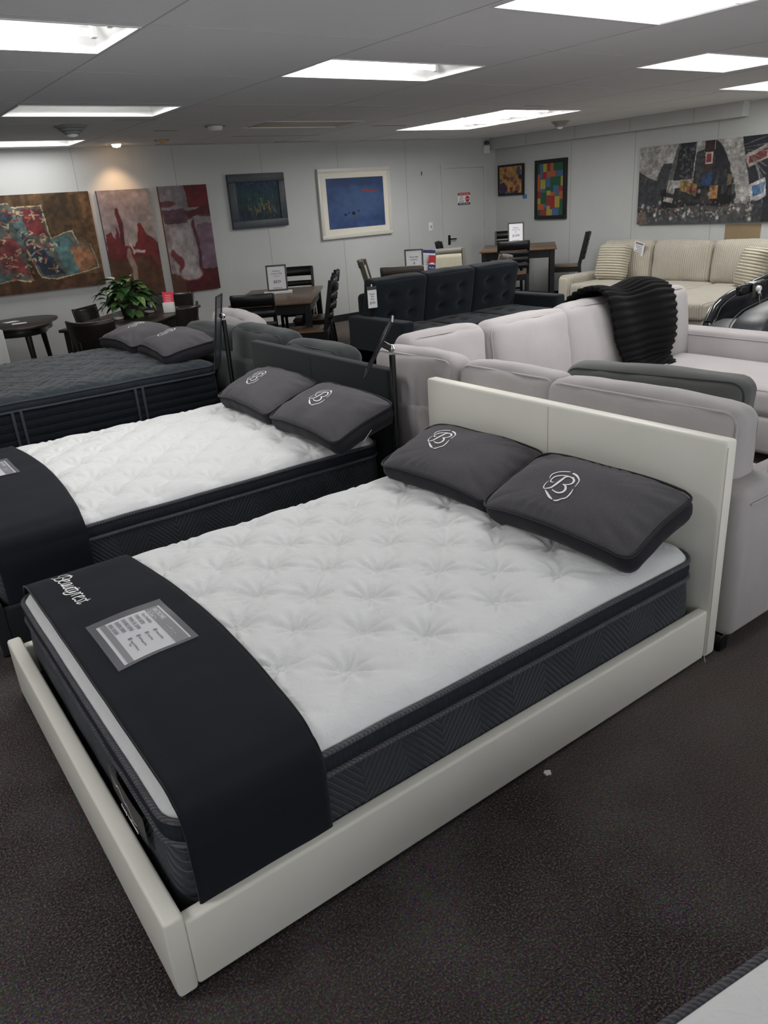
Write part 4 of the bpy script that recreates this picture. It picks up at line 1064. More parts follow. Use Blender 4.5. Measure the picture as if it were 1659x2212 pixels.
def shell_chair(label, loc, rz, bh=.83, w=.45, group=None):
    t = thing('dining_chair', label, 'chair', loc, rz, group); sh = .45
    for sx in (-1, 1):
        for sy in (-1, 1):
            q = B(); q.tube([(sx * .21, sy * .20, 0), (sx * .17, sy * .15, sh - .03)], [.014, .020], 10); link('leg', q, 'espresso', t)
    q = B(); q.merge(cushion_bm(.22, .21, .022, .02, bulge=(0, 0, -.006), n=10, wr=0)); o = link('seat', q, 'espresso', t); o.location = (0, 0, sh - .01)
    q = B()
    def f(u, v):
        a = (u - .5) * 2; z = .52 + (bh - .52) * v; taper = 1 - .16 * (1 - v) ** 2
        zz = z + (.0 if v < .9 else 0) - .03 * a * a * (v > .5) * 0 + .018 * a * a * v
        return (a * w / 2 * taper, -.205 + .085 * a * a - .05 * v, zz)
    q.grid(f, 18, 10); bk = link('backrest', q, 'espresso', t, 180); m = bk.modifiers.new('thickness', 'SOLIDIFY'); m.thickness = .018
    q = B()
    for s in (-1, 1): q.bar((s * .12, -.185, sh - .02), (s * .12, -.205, .66), .035, .018)
    link('back_support', q, 'espresso', t)
    return t
def padded_chair(label, loc, rz, bh=.98, w=.46, group=None):
    t = thing('upholstered_chair', label, 'chair', loc, rz, group); sh = .48; hw, hd = w / 2, .22
    for s in (-1, 1):
        q = B(); q.bar((s * (hw - .025), hd - .03, 0), (s * (hw - .025), hd - .03, sh - .05), .042, .042); link('leg', q, 'greywood', t)
        q = B(); q.bar((s * (hw - .025), -hd - .03, 0), (s * (hw - .02), -hd + .02, sh), .04, .045); q.bar((s * (hw - .02), -hd + .02, sh - .004), (s * (hw - .012), -hd - .10, bh), .04, .045); link('leg', q, 'greywood', t)
    q = B(); q.merge(cushion_bm(hw - .005, hd, .04, .035, bulge=(0, 0, .015), n=10, wr=.002)); o = link('seat', q, 'tan', t); o.location = (0, .01, sh)
    q = B(); q.box(-hw + .02, hw - .02, hd - .045, hd - .02, sh - .10, sh - .035, .003, 1); q.box(-hw + .02, hw - .02, -hd, -hd + .03, sh - .10, sh - .035, .003, 1)
    for s in (-1, 1): q.box(s * (hw - .028) - .012, s * (hw - .028) + .012, -hd + .02, hd - .03, sh - .10, sh - .035, .003, 1)
    link('seat_apron', q, 'greywood', t)
    def y_at(z): return -hd + .02 - .12 * (z - sh) / (bh - sh)
    for (z0, z1, nm) in ((bh - .075, bh + .01, 'top_rail'), (sh + .09, sh + .14, 'lower_rail')):
        q = B(); q.grid(lambda u, v: (-hw + .01 + (w - .02) * u, y_at(z0 + (z1 - z0) * v) - .035 * math.sin(math.pi * u) - .01, z0 + (z1 - z0) * v), 12, 2)
        o = link(nm, q, 'greywood', t, 60); m = o.modifiers.new('thickness', 'SOLIDIFY'); m.thickness = .028; m.offset = 1
    q = B(); z0, z1 = sh + .13, bh - .07
    q.grid(lambda u, v: (-hw + .04 + (w - .08) * u, y_at(z0 + (z1 - z0) * v) - .03 * math.sin(math.pi * u) - .012, z0 + (z1 - z0) * v), 12, 6)
    o = link('back_pad', q, 'tan', t, 60); m = o.modifiers.new('thickness', 'SOLIDIFY'); m.thickness = .035; m.offset = .3
    return t
def leg_table(name, label, c, rz, lx, ly, h, top='oak', frame_='blackwood', leg=.065):
    t = thing(name, label, 'table', (c[0], c[1], 0), rz); hx, hy = lx / 2, ly / 2
    q = B(); q.box(-hx, hx, -hy, hy, h - .028, h, .006, 2); link('table_top', q, top, t)
    q = B(); i = .055; th = .02
    for s in (-1, 1):
        q.box(-hx + i, hx - i, s * (hy - i) - th / 2, s * (hy - i) + th / 2, h - .13, h - .028, .002, 1); q.box(s * (hx - i) - th / 2, s * (hx - i) + th / 2, -hy + i, hy - i, h - .13, h - .028, .002, 1)
    link('apron', q, frame_, t)
    for sx in (-1, 1):
        for sy in (-1, 1):
            q = B(); q.box(sx * (hx - .06) - leg / 2, sx * (hx - .06) + leg / 2, sy * (hy - .06) - leg / 2, sy * (hy - .06) + leg / 2, 0, h - .028, .004, 1); link('leg', q, frame_, t)
    return t
def face_to(p, c): return math.atan2(c[1] - p[1], c[0] - p[0]) - math.pi / 2
CL = 'black ladder back chairs around the brown table'
# ---- centre table
A2 = R(53.7); c2 = (4.025, 6.58)
leg_table('dining_table', 'brown topped dining table with black legs under the dark framed painting', c2, A2, 1.55, .88, .742)
def seat_at(c, ang, du, dv, face):  # table-local offsets
    return (c[0] + math.cos(ang) * du - math.sin(ang) * dv, c[1] + math.sin(ang) * du + math.cos(ang) * dv, 0)
p = (3.32, 5.74, 0); ladder_chair('black slat back chair at the near end of the brown dining table', p, A2 - R(90), .47, .90, .42, .42, 2, CL)
p = (4.70, 7.36, 0); ladder_chair('black slat back chair at the far end of the brown dining table', p, A2 + R(90), .47, .93, .42, .42, 2, CL)
p = (3.86, 5.72, 0); ladder_chair('black slat back chair right of the brown dining table, nearer the camera', p, A2, .47, .95, .42, .42, 3, CL)
p = (4.36, 6.43, 0); ladder_chair('black slat back chair right of the brown dining table, nearer the wall', p, A2, .47, .95, .42, .42, 3, CL)

# ---- counter height table in the right corner
AR = R(43); cr = (8.19, 6.92); CR = 'black ladder back chairs around the counter table'
leg_table('counter_table', 'counter height table with brown top in the right corner', cr, AR, 1.22, 1.05, .905)
ladder_chair('tall black ladder back chair in front of the counter table, back to camera', (7.56, 6.42, 0), AR - R(90) + R(4), .62, 1.035, .42, .42, 3, CR)
ladder_chair('tall black ladder back chair behind the counter table, left of the framed sign', (8.72, 7.66, 0), AR + R(90), .62, 1.06, .44, .42, 3, CR)
ladder_chair('tall black ladder back chair left of the counter table, near the door', (7.55, 7.50, 0), AR + R(180), .62, 1.03, .42, .42, 2, CR)
ladder_chair('tall black ladder back chair between the counter table and the corduroy sofa', (8.63, 6.42, 0), AR + R(-3), .62, 1.04, .42, .42, 3, CR)

# ---- table behind the tufted sofa
AM = R(45); cm = (6.0, 6.35); CM = 'grey brown chairs around the table behind the tufted sofa'
leg_table('dining_table', 'grey brown dining table mostly hidden behind the midnight tufted sofa', cm, AM, 1.3, .9, .75, 'greywood', 'greywood')
padded_chair('grey brown chair with tan back at the left end of the hidden table', (5.73, 6.78, 0), R(-130), .97, .46, CM)
padded_chair('grey brown chair whose dark back faces the camera, behind the tufted sofa', (5.30, 5.92, 0), R(-45) + R(5), .96, .47, CM)
padded_chair('grey brown chair with tan back facing the camera, right of the brochures', (6.70, 6.68, 0), R(150), .985, .47, CM)
padded_chair('grey brown chair with only its curved top showing over the right sofa cushion', (6.45, 5.88, 0), R(60), .93, .44, CM)

# ---- left table with plant
AL = R(46); cl = (2.33, 6.50); CLL = 'dark curved back chairs around the left table'
leg_table('dining_table', 'espresso dining table with the leafy plant, left of centre', cl, AL, 1.42, .86, .745, 'espresso', 'espresso', .06)
shell_chair('dark curved back chair nearest the camera at the left table, left of the pillows', (1.80, 5.93, 0), R(-40), .835, .45, CLL)
shell_chair('dark curved back chair at the far left of the left table', (2.10, 6.87, 0), R(-140) , .835, .42, CLL)
shell_chair('dark curved back chair at the far end of the plant table', (2.90, 7.08, 0), AL + R(90), .845, .50, CLL)
shell_chair('dark curved back chair right of the plant table beside the red leaflet', (2.60, 6.16, 0), R(38), .83, .42, CLL)

# ---- half moon side table
t = thing('side_table', 'dark rounded triangular side table at the left edge with two sheets', 'table', (1.35, 7.55, 0), R(0))
pts = []
for k in range(60):
    a = 2 * math.pi * k / 60; r_ = .52 * (1 + .16 * math.cos(3 * (a - R(38)))); pts.append((r_ * math.cos(a), r_ * math.sin(a)))
q = B(); q.prism(pts, .705, .73, .006); link('table_top', q, 'espresso', t)
q = B(); q.prism([(x * .86, y * .86) for x, y in pts], .635, .705, .003); link('apron', q, 'espresso', t)
for a in (R(38), R(158), R(278)):
    q = B(); x, y = math.cos(a), math.sin(a); q.tube([(x * .47, y * .47, .705), (x * .54, y * .54, 0)], [.034, .018], 12); link('leg', q, 'espresso', t)
for k, (x, y, a) in enumerate(((1.40, 7.66, .3), (1.43, 7.42, -.1))):
    q = B(); q.box(-.07, .07, -.05, .05, 0, .0012); o = link('paper_sheet', q, 'paper'); o.location = (x, y, .7302); o.rotation_euler = (0, 0, a)
    tag(o, ('white sheet on the rounded side table, the farther one' if k == 0 else 'white sheet on the rounded side table, the nearer one'), 'paper', 'sheets on the side table')

# ---- framed table signs
def table_sign(label, loc, rz, lines, h=.265, w=.215, base=True, lean=R(-8)):
    t = thing('table_sign', label, 'sign', loc, rz)
    z0 = .03 if base else .0
    if base:
        q = B(); q.box(-.16, .16, -.045, .045, 0, .03, .004, 2); link('sign_base', q, 'plastic', t)
    L = Matrix.Translation((0, 0, z0)) @ Matrix.Rotation(lean, 4, 'X')
    q = B(); f = .018
    for (a, c, e, g_) in ((-w / 2, w / 2, 0, f), (-w / 2, w / 2, h - f, h), (-w / 2, -w / 2 + f, f, h - f), (w / 2 - f, w / 2, f, h - f)): q.box(a, c, -.009, .009, e, g_, .003, 1, L)
    link('sign_frame', q, 'frame_d', t)
    q = B(); q.box(-w / 2 + f, w / 2 - f, -.003, .003, f, h - f, mat=L); link('printed_sheet', q, 'paper', t)
    fm = L @ frame((0, -.0038, 0), (1, 0, 0), (0, 0, 1)); q = B()
    for (s, z, sz) in lines: put_text(q, s, sz, fm, 0, z * h, 'CENTER', .9)
    for z in (.12, .09): put_bar(q, fm, -.05, .05, z * h, z * h + .003)
    link('sign_print', q, 'ink', t); return t
table_sign('dark framed price sign on a white base on the brown dining table', (4.10, 6.73, .743), R(-33), (('Matthews', .74, .024), ('Country Table', .64, .024), ('Set Of 4', .54, .02), ('$829', .30, .046)), .285, .235)
table_sign('dark framed price sign on a white base on the counter table', (8.40, 7.18, .906), R(-42), (('Matthews', .72, .024), ('Counter Table', .62, .022), ('Set', .52, .022), ('$1099', .30, .046)), .285, .235)
table_sign('dark framed price sign on the table behind the tufted sofa', (5.86, 6.42, .751), R(-36), (('Dining Table', .66, .024), ('And Chairs', .56, .02), ('$', .40, .04)), .295, .23, True)
t = thing('brochure_stand', 'leaning white brochure panel with navy header and red leaflet behind the tufted sofa', 'brochure stand', (6.05, 6.43, .751), R(-36))
L = Matrix.Rotation(R(-12), 4, 'X') @ Matrix.Rotation(R(6), 4, 'Y')
q = B(); q.box(-.10, .10, -.003, .003, 0, .30, .002, 1, L); link('back_panel', q, 'paper', t)
fm = L @ frame((0, -.0038, 0), (1, 0, 0), (0, 0, 1))
q = B(); put_bar(q, fm, -.10, .10, .262, .30); link('panel_header', q, 'navyink', t)
q = B()
for k in range(6): put_bar(q, fm, -.06, .03 - .01 * (k % 3), .235 - .022 * k, .238 - .022 * k)
q.prism([(-.05, .05), (-.03, .055), (.02, .02), (.0, .012)], -.0003, .0003, mat=fm); link('panel_print', q, 'ink', t)
q = B(); q.box(.02, .11, -.03, -.012, .0, .235, .002, 1, L); lf = link('red_leaflet', q, 'navyink', t)
fm = L @ frame((.065, -.0308, 0), (1, 0, 0), (0, 0, 1))
q = B(); put_bar(q, fm, -.045, .045, .125, .235); q.mi = 1; put_text(q, 'PLAY', .03, fm, 0, .075, 'CENTER'); q.prism([(-.04, .13), (.0, .15), (.04, .132), (.04, .125), (-.04, .125)], -.0004, .0006, mat=fm); link('leaflet_print', q, ['signred', 'paper'], lf)

# ---- leaflet holder, dishes, bracket, tag
t = thing('leaflet_holder', 'red card in a white holder on the left table', 'leaflet holder', (2.66, 6.40, .746), R(-38))
q = B(); q.box(-.055, .055, -.03, .03, 0, .10, .006, 2); link('holder_box', q, 'plastic', t)
q = B(); q.box(-.055, .055, -.004, .004, .06, .20, .003, 1, Matrix.Rotation(R(-8), 4, 'X')); rc = link('red_card', q, 'red', t)
fm = Matrix.Rotation(R(-8), 4, 'X') @ frame((0, -.005, 0), (1, 0, 0), (0, 0, 1)); q = B()
for k in range(4): put_bar(q, fm, -.03, .03, .165 - .018 * k, .169 - .018 * k)
link('card_print', q, 'paper', rc)
for k, (x, y) in enumerate(((2.14, 6.42), (2.52, 6.60))):
    t = thing('tealight_dish', ('small white dish on the left table, left of the plant' if k == 0 else 'small white dish on the left table, right of the plant'), 'dish', (x, y, .746), 0, 'white dishes on the left table')
    q = B(); q.lathe([(.03, 0), (.045, .006), (.052, .022), (.046, .021), (.038, .010), (.0, .008)], 20); link('dish_body', q, 'plastic', t)
t = thing('table_sign', 'small white acrylic sign half hidden behind the leafy plant', 'sign', (2.55, 6.85, .746), R(-25))
q = B(); q.box(-.07, .07, -.002, .002, .02, .20, .001, 1); link('printed_sheet', q, 'paper', t)
q = B(); q.box(-.075, .075, -.035, .035, 0, .006); q.box(-.075, .075, -.004, .004, .006, .21); link('acrylic_holder', q, 'acrylic', t)
t = thing('hang_tag', 'dark folded tag hanging from the near chair seat under the brown dining table', 'tag', (4.06, 6.02, .60), R(-20)); t.rotation_euler = (R(20), R(14), R(-20))
q = B(); q.box(-.055, .055, -.001, .001, -.20, 0); q.tube([(0, 0, 0), (.01, .01, .05)], .0015, 5); link('tag_card', q, 'label', t)
q = B(); fm = frame((0, -.0016, 0), (1, 0, 0), (0, 0, 1)); put_bar(q, fm, -.045, .045, -.185, -.181); put_bar(q, fm, -.012, .012, -.165, -.15); link('tag_print', q, 'greyink', t)

# ---- leafy plant
t = thing('potted_plant', 'leafy green potted plant with one big pale leaf on the left table', 'plant', (2.31, 6.55, .746))
q = B(); q.lathe([(.06, 0), (.075, .01), (.095, .13), (.10, .14), (.088, .14), (.08, .11), (.0, .105)], 24); link('pot', q, 'pot', t)
lf, sm_ = B(), B(); r2 = random.Random(5)
def leaf(b, base, tip_dir, size, droop, wid=.8):
    d = Vector(tip_dir).normalized(); side = d.cross(Vector((0, 0, 1))); side = side.normalized() if side.length > .05 else Vector((1, 0, 0)); nn = side.cross(d)
    rows = 7; L_ = []
    for i in range(rows + 1):
        s = i / rows; w = size * wid * .5 * (math.sin(math.pi * min(1, (s * .92 + .10))) ** .8) * (1.15 - .55 * s)
        if i == rows: w = .001
        c = Vector(base) + d * size * s + Vector((0, 0, -1)) * droop * size * s * s
        L_.append([c - side * w + nn * w * .28, c - side * w * .5 + nn * w * .05, c, c + side * w * .5 + nn * w * .05, c + side * w + nn * w * .28])
    vs = [[b.bm.verts.new(p) for p in r_] for r_ in L_]
    for A, C in zip(vs, vs[1:]):
        for k in range(4): f = b.bm.faces.new((A[k], A[k + 1], C[k + 1], C[k])); f.material_index = b.mi
for k in range(120):
    a = r2.uniform(0, 2 * math.pi); el = r2.uniform(-.7, 1.35); rad = r2.uniform(.10, .215)
    cpt = Vector((math.cos(a) * math.cos(el) * rad * 1.15, math.sin(a) * math.cos(el) * rad * 1.15, .185 + math.sin(el) * rad * .85))
    out = Vector((math.cos(a), math.sin(a), r2.uniform(-.35, .45)))
    sm_.tube([(0, 0, .12), cpt * .55 + Vector((0, 0, .07)), cpt], .0025, 5)
    lf.mi = 1 if r2.random() < .10 else 0
    leaf(lf, cpt, out, r2.uniform(.09, .15), r2.uniform(.2, .7))
lf.mi = 1
for (bp_, d, s, dr) in (((-.08, .07, .36), (-1.0, .72, .12), .21, .35), ((.06, -.02, .33), (.75, -.60, -.25), .20, .7), ((0, 0, .36), (.1, -.5, .35), .17, .4), ((.10, -.08, .20), (.7, -.6, -.4), .16, .6), ((.02, -.12, .06), (.2, -.6, -.6), .12, .5)):
    sm_.tube([(0, 0, .12), Vector(bp_) * .6 + Vector((0, 0, .1)), bp_], .0032, 5); leaf(lf, bp_, d, s, dr, .85)
link('foliage', lf, ['leaf', 'leaf2'], t, 180); link('stems', sm_, 'stem', t)

# ---- sign poles between the beds
def sign_pole(label, x, y, top, tilt, yaw, w, h, off):
    t = thing('sign_pole', label, 'sign stand', (x, y, 0))
    q = B(); q.lathe([(.0, 0), (.12, 0), (.12, .008), (.03, .014), (.016, .03)], 24); link('base_plate', q, 'blackmetal', t)
    q = B(); q.tube([(0, 0, .01), (0, 0, top - .03)], .0155, 12); link('pole', q, 'blackmetal', t)
    q = B(); q.lathe([(.0, -.02), (.012, -.015), (.018, 0), (.012, .015), (0, .02)], 14, (0, 0, top)); link('ball_joint', q, 'chrome', t)
    m = Matrix.Translation((0, 0, top)) @ Matrix.Rotation(yaw, 4, 'Z') @ Matrix.Rotation(tilt, 4, 'Y')
    q = B(); q.bar(m @ Vector((0, 0, 0)), m @ Vector((-.055 if w > .21 else -.025, 0, 0)), .03, .03, .006); link('joint_bracket', q, 'blackmetal', t)
    pm = m @ Matrix.Translation((-.06 if w > .21 else -.03, 0, off))
    q = B(); f = .008
    for (a, c, e, g_) in ((-w / 2, w / 2, -h / 2, -h / 2 + f), (-w / 2, w / 2, h / 2 - f, h / 2), (-w / 2, -w / 2 + f, -h / 2, h / 2), (w / 2 - f, w / 2, -h / 2, h / 2)): q.box(-.006, .006, a, c, e, g_, .002, 1, pm)
    fr = link('sign_frame', q, 'blackmetal', t)
    q = B(); q.box(-.003, .003, -w / 2 + f, w / 2 - f, -h / 2 + f, h / 2 - f, mat=pm); link('sign_panel', q, 'acrylic', fr)
    return t
sign_pole('black pole stand with tilted clear sign between the white and the charcoal bed', 1.985, 1.735, .98, R(30), R(-38), .22, .30, -.02)
sign_pole('black pole stand with upright clear sign between the charcoal bed and the navy mattress', 1.992, 3.655, 1.0, R(10), R(-36), .20, .50, -.115)
q = B(); q.prism([(-.012, -.006), (.004, -.012), (.014, .002), (.0, .012), (-.01, .008)], .0, .006, .001); o = link('paper_scrap', q, 'paper'); o.location = (1.175, -.03, 0.001); tag(o, 'tiny white scrap on the carpet beside the white side rail', 'scrap')
# ------------------------------------------------------------------ paintings: colours laid on a fine canvas mesh
def vnoise(w, h, s, seed):
    rs = np.random.RandomState(seed); gx, gy = int(w / s) + 3, int(h / s) + 3
    g = rs.rand(gy, gx); x = np.arange(w) / s; y = np.arange(h) / s
    xi, yi = x.astype(int), y.astype(int); fx, fy = x - xi, y - yi; fx = fx * fx * (3 - 2 * fx); fy = fy * fy * (3 - 2 * fy)
    a = g[np.ix_(yi, xi)]; b = g[np.ix_(yi, xi + 1)]; c = g[np.ix_(yi + 1, xi)]; d = g[np.ix_(yi + 1, xi + 1)]
    return (a * (1 - fx) + b * fx) * (1 - fy)[:, None] + (c * (1 - fx) + d * fx) * fy[:, None]
def fbm(w, h, s, seed, sx=1.0):
    out = np.zeros((h, w)); amp = .5
    for k in range(4):
        n = vnoise(int(w * sx) + 2, h, max(1.2, s / 2 ** k), seed + k)
        xs_ = np.clip((np.arange(w) * sx).astype(int), 0, n.shape[1] - 1); out += amp * n[:, xs_]; amp *= .5
    return out / .9375
class Paint:
    def __init__(self, w, h, seed=1):
        self.w, self.h = w, h; self.a = np.zeros((h, w, 3)); self.seed = seed
        self.U, self.V = np.meshgrid((np.arange(w) + .5) / w, (np.arange(h) + .5) / h); self.nx = fbm(w, h, 14, seed) - .5; self.ny = fbm(w, h, 14, seed + 50) - .5
    def lay(self, m, c, k=1.0):
        m = (np.clip(m, 0, 1) * k)[..., None]; self.a = self.a * (1 - m) + np.array(c) / 255.0 * m
    def poly(self, pts, c, k=1.0, rough=.02):
        x = self.U + self.nx * rough; y = self.V + self.ny * rough; ins = np.zeros_like(x, bool); n = len(pts)
        for i in range(n):
            (x0, y0), (x1, y1) = pts[i], pts[(i + 1) % n]
            if y0 == y1: continue
            cr = ((y0 > y) != (y1 > y)) & (x < (x1 - x0) * (y - y0) / (y1 - y0) + x0); ins ^= cr
        self.lay(ins.astype(float), c, k); return ins
    def rect(self, x0, x1, y0, y1, c, k=1.0, rough=.0): return self.poly([(x0, y0), (x1, y0), (x1, y1), (x0, y1)], c, k, rough)
    def blob(self, x, y, rx, ry, c, k=1.0, soft=.3, rough=.03):
        d = np.sqrt(((self.U + self.nx * rough - x) / rx) ** 2 + ((self.V + self.ny * rough - y) / ry) ** 2); self.lay((1 + soft - d) / max(soft, 1e-3), c, k)
    def line(self, pts, wd, c, k=1.0, rough=.02, asp=1.0):
        x = (self.U + self.nx * rough) * asp; y = self.V + self.ny * rough; best = np.full(x.shape, 9.)
        for (x0, y0), (x1, y1) in zip(pts, pts[1:]):
            x0 *= asp; x1 *= asp; dx, dy = x1 - x0, y1 - y0; t = np.clip(((x - x0) * dx + (y - y0) * dy) / (dx * dx + dy * dy + 1e-9), 0, 1)
            best = np.minimum(best, np.hypot(x - x0 - t * dx, y - y0 - t * dy))
        self.lay((1.3 - best / wd) / .4, c, k)
    def mottle(self, amt, s, seed, sx=1.0): self.a = np.clip(self.a * (1 + amt * (fbm(self.w, self.h, s, seed, sx) - .5)[..., None] * 2), 0, 1)
def canvas(name, parent, pt, W, Hh, thick, fm, side, z=.0):
    w, h = pt.w, pt.h; q = B(); vs = q.grid(lambda u, v: fm @ Vector((W * (u - .5), Hh * (v - .5), z)), w - 1, h - 1)
    q.bm.verts.index_update()
    cols = np.ones((w * h, 4), dtype=np.float32); img = lin(pt.a[::-1])   # row 0 of the image is the top
    img = img * .66; img = img * .85 + img.mean(axis=2, keepdims=True) * .15; cols[:, :3] = img.transpose(1, 0, 2).reshape(-1, 3)
    me_n = len(q.bm.verts)
    q.mi = 1; q.box(-W / 2, W / 2, -Hh / 2, Hh / 2, z - thick, z - .0006, mat=fm)
    o = link(name, q, ['paint', side], parent, 30)
    at = o.data.color_attributes.new('paint', 'FLOAT_COLOR', 'POINT'); full = np.ones((len(o.data.vertices), 4), dtype=np.float32); full[:me_n] = cols
    at.data.foreach_set('color', full.ravel()); return o
def hang(label, wall, a0, a1, z0, z1, pt, frame_mat=None, fw=.0, mat_w=0.0, depth=.03, side='brown', name='wall_painting'):
    ac = (a0 + a1) / 2; zc = (z0 + z1) / 2
    if wall == 'back': loc = (ac, YB - .002, zc); fm = frame((0, -depth, 0), (1, 0, 0), (0, 0, 1))
    else: loc = (XR - .002, ac, zc); fm = frame((-depth, 0, 0), (0, -1, 0), (0, 0, 1))
    t = thing(name, label, 'painting', loc); W, Hh = a1 - a0, z1 - z0; i = fw + mat_w
    canvas('painted_canvas', t, pt, W - 2 * i, Hh - 2 * i, depth if not frame_mat else .012, fm, side, 0 if not frame_mat else -.010)
    if frame_mat:
        q = B()
        for (x0, x1, y0, y1) in ((-W / 2, W / 2, -Hh / 2, -Hh / 2 + fw), (-W / 2, W / 2, Hh / 2 - fw, Hh / 2), (-W / 2, -W / 2 + fw, -Hh / 2 + fw, Hh / 2 - fw), (W / 2 - fw, W / 2, -Hh / 2 + fw, Hh / 2 - fw)): q.box(x0, x1, y0, y1, -depth, .004, .006, 2, fm)
        link('picture_frame', q, frame_mat, t)
        if mat_w:
            q = B()
            for (x0, x1, y0, y1) in ((-W / 2 + fw, W / 2 - fw, -Hh / 2 + fw, -Hh / 2 + i), (-W / 2 + fw, W / 2 - fw, Hh / 2 - i, Hh / 2 - fw), (-W / 2 + fw, -W / 2 + i, -Hh / 2 + i, Hh / 2 - i), (W / 2 - i, W / 2 - fw, -Hh / 2 + i, Hh / 2 - i)): q.box(x0, x1, y0, y1, -.02, -.006, mat=fm)
            link('mat_board', q, 'mat_board', t)
    return t
# 1 patchwork on brown (left edge of the photo); u 0 = left
p = Paint(210, 160, 3); p.lay(np.ones((160, 210)), (104, 76, 46)); p.mottle(.55, 60, 11, 4.0); p.rect(.62, .92, .02, .5, (84, 64, 40), .7, .04); p.rect(0, 1, .86, 1, (84, 50, 28), .6, .05)
cream = (206, 186, 140)
out = [(.0, .10), (.36, .09), (.37, .13), (.60, .13), (.615, .46), (.80, .40), (.835, .53), (.93, .54), (.965, .80), (.60, .88), (.49, .84), (.41, .52), (.40, .88), (.30, .84), (.0, .90)]
p.poly([(x + (.008 if x > .5 else -.006), y + (.012 if y > .5 else -.012)) for x, y in out], cream, 1, .02); p.poly(out, (98, 104, 96), 1, .02)
p.rect(.0, .36, .17, .32, (64, 82, 92), 1, .04); p.poly([(.42, .15), (.59, .15), (.60, .43), (.46, .42)], (132, 44, 48), .9, .04); p.poly([(.10, .42), (.36, .44), (.39, .84), (.22, .72)], (138, 52, 52), .9, .06)
p.poly([(.36, .16), (.43, .16), (.46, .5), (.37, .46)], (96, 128, 128), 1, .04); p.poly([(.62, .47), (.76, .43), (.80, .84), (.70, .85)], (86, 126, 126), 1, .02); p.poly([(.76, .56), (.92, .56), (.95, .79), (.80, .83)], (164, 112, 76), 1, .04)
p.poly([(.40, .48), (.52, .52), (.68, .84), (.52, .84)], (40, 58, 78), 1, .05); p.poly([(.0, .72), (.12, .74), (.30, .84), (.0, .88)], (88, 120, 122), 1, .03); p.poly([(.0, .54), (.08, .56), (.12, .72), (.0, .72)], (62, 70, 66), 1, .03)
rs = np.random.RandomState(4)
for k in range(150):
    x, y = rs.uniform(.0, .66), rs.uniform(.12, .84)
    if .60 < x and y < .5: continue
    a = rs.uniform(0, 6.28); l = rs.uniform(.015, .05); c = [(206, 184, 140), (150, 48, 52), (46, 58, 72), (190, 120, 84), (206, 184, 140)][rs.randint(5)]
    p.line([(x, y), (x + l * math.cos(a), y + l * math.sin(a)), (x + l * 1.2 * math.cos(a + .9), y + l * 1.2 * math.sin(a + .9))], .006, c, .85)
p.mottle(.35, 7, 21); p.mottle(.25, 30, 22)
hang('wide unframed painting of torn patchwork shapes on brown at the left edge', 'back', 1.33, 2.735, .93, 1.984, p, depth=.04)
# 2 and 3 red and grey pair
p = Paint(100, 190, 8); p.lay(np.ones((190, 100)), (170, 158, 156)); p.mottle(.14, 30, 5); p.rect(0, 1, .55, 1.02, (98, 64, 40), 1, .05); p.blob(.2, .05, .5, .25, (150, 138, 150), .5, .8)
p.poly([(.02, .40), (.14, .36), (.20, .44), (.24, .32), (.30, .48), (.42, .52), (.40, .60), (.0, .60)], (118, 40, 44), 1, .08); p.line([(.30, .20), (.34, .30), (.32, .46)], .035, (96, 36, 42), 1, .04)
p.poly([(.60, .46), (.66, .30), (.72, .30), (.80, .42), (1., .48), (1., .56), (.62, .54), (.46, .60)], (126, 38, 40), 1, .06); p.line([(0, .60), (1, .58)], .025, (112, 34, 38), 1, .06); p.line([(.0, .56), (.5, .54), (1, .62)], .02, (120, 40, 40), .9, .06)
p.line([(.40, .58), (.46, .70), (.42, .90)], .045, (170, 150, 136), .8, .06); p.line([(.45, .48), (.50, .56), (.70, .56)], .015, (206, 196, 190), .9, .05); p.poly([(.72, .6), (.84, .62), (.96, .74), (.88, .74)], (108, 32, 36), .9, .06); p.mottle(.25, 10, 15)
hang('tall red grey and brown abstract panel, left one of the pair', 'back', 2.83, 3.475, .71, 1.98, p, depth=.04)
p = Paint(100, 190, 18); p.lay(np.ones((190, 100)), (150, 138, 142)); p.mottle(.18, 24, 25); p.poly([(.50, -.1), (1.1, -.1), (1.1, .22), (.55, .20)], (116, 22, 34), 1, .04); p.rect(.36, .52, 0, .2, (128, 122, 130), .8, .04)
p.rect(0, 1.1, .22, .30, (96, 62, 78), .9, .06); p.poly([(.45, .24), (1.1, .18), (1.1, .28), (.5, .29)], (92, 24, 34), 1, .05); p.rect(.02, .5, .30, .34, (82, 48, 56), .8, .04); p.blob(.12, .16, .16, .025, (110, 60, 64), .9)
p.rect(.1, .55, .36, .80, (176, 168, 168), .8, .08); p.rect(.66, 1.1, .36, .80, (120, 88, 108), .8, .06); p.line([(.60, .34), (.66, .60), (.64, .78)], .03, (90, 38, 50), .9, .05); p.line([(.1, .62), (.26, .72), (.22, .78)], .04, (120, 40, 48), .9, .06)
p.rect(0, .3, .82, 1.1, (96, 60, 44), 1, .05); p.poly([(.26, .84), (.5, .84), (.62, .78), (1.1, .80), (1.1, 1.1), (.26, 1.1)], (92, 16, 26), 1, .05); p.blob(.42, .82, .2, .06, (186, 178, 178), .9); p.mottle(.25, 10, 35)
hang('tall red grey and brown abstract panel, right one of the pair', 'back', 3.59, 4.235, .712, 1.993, p, depth=.04)
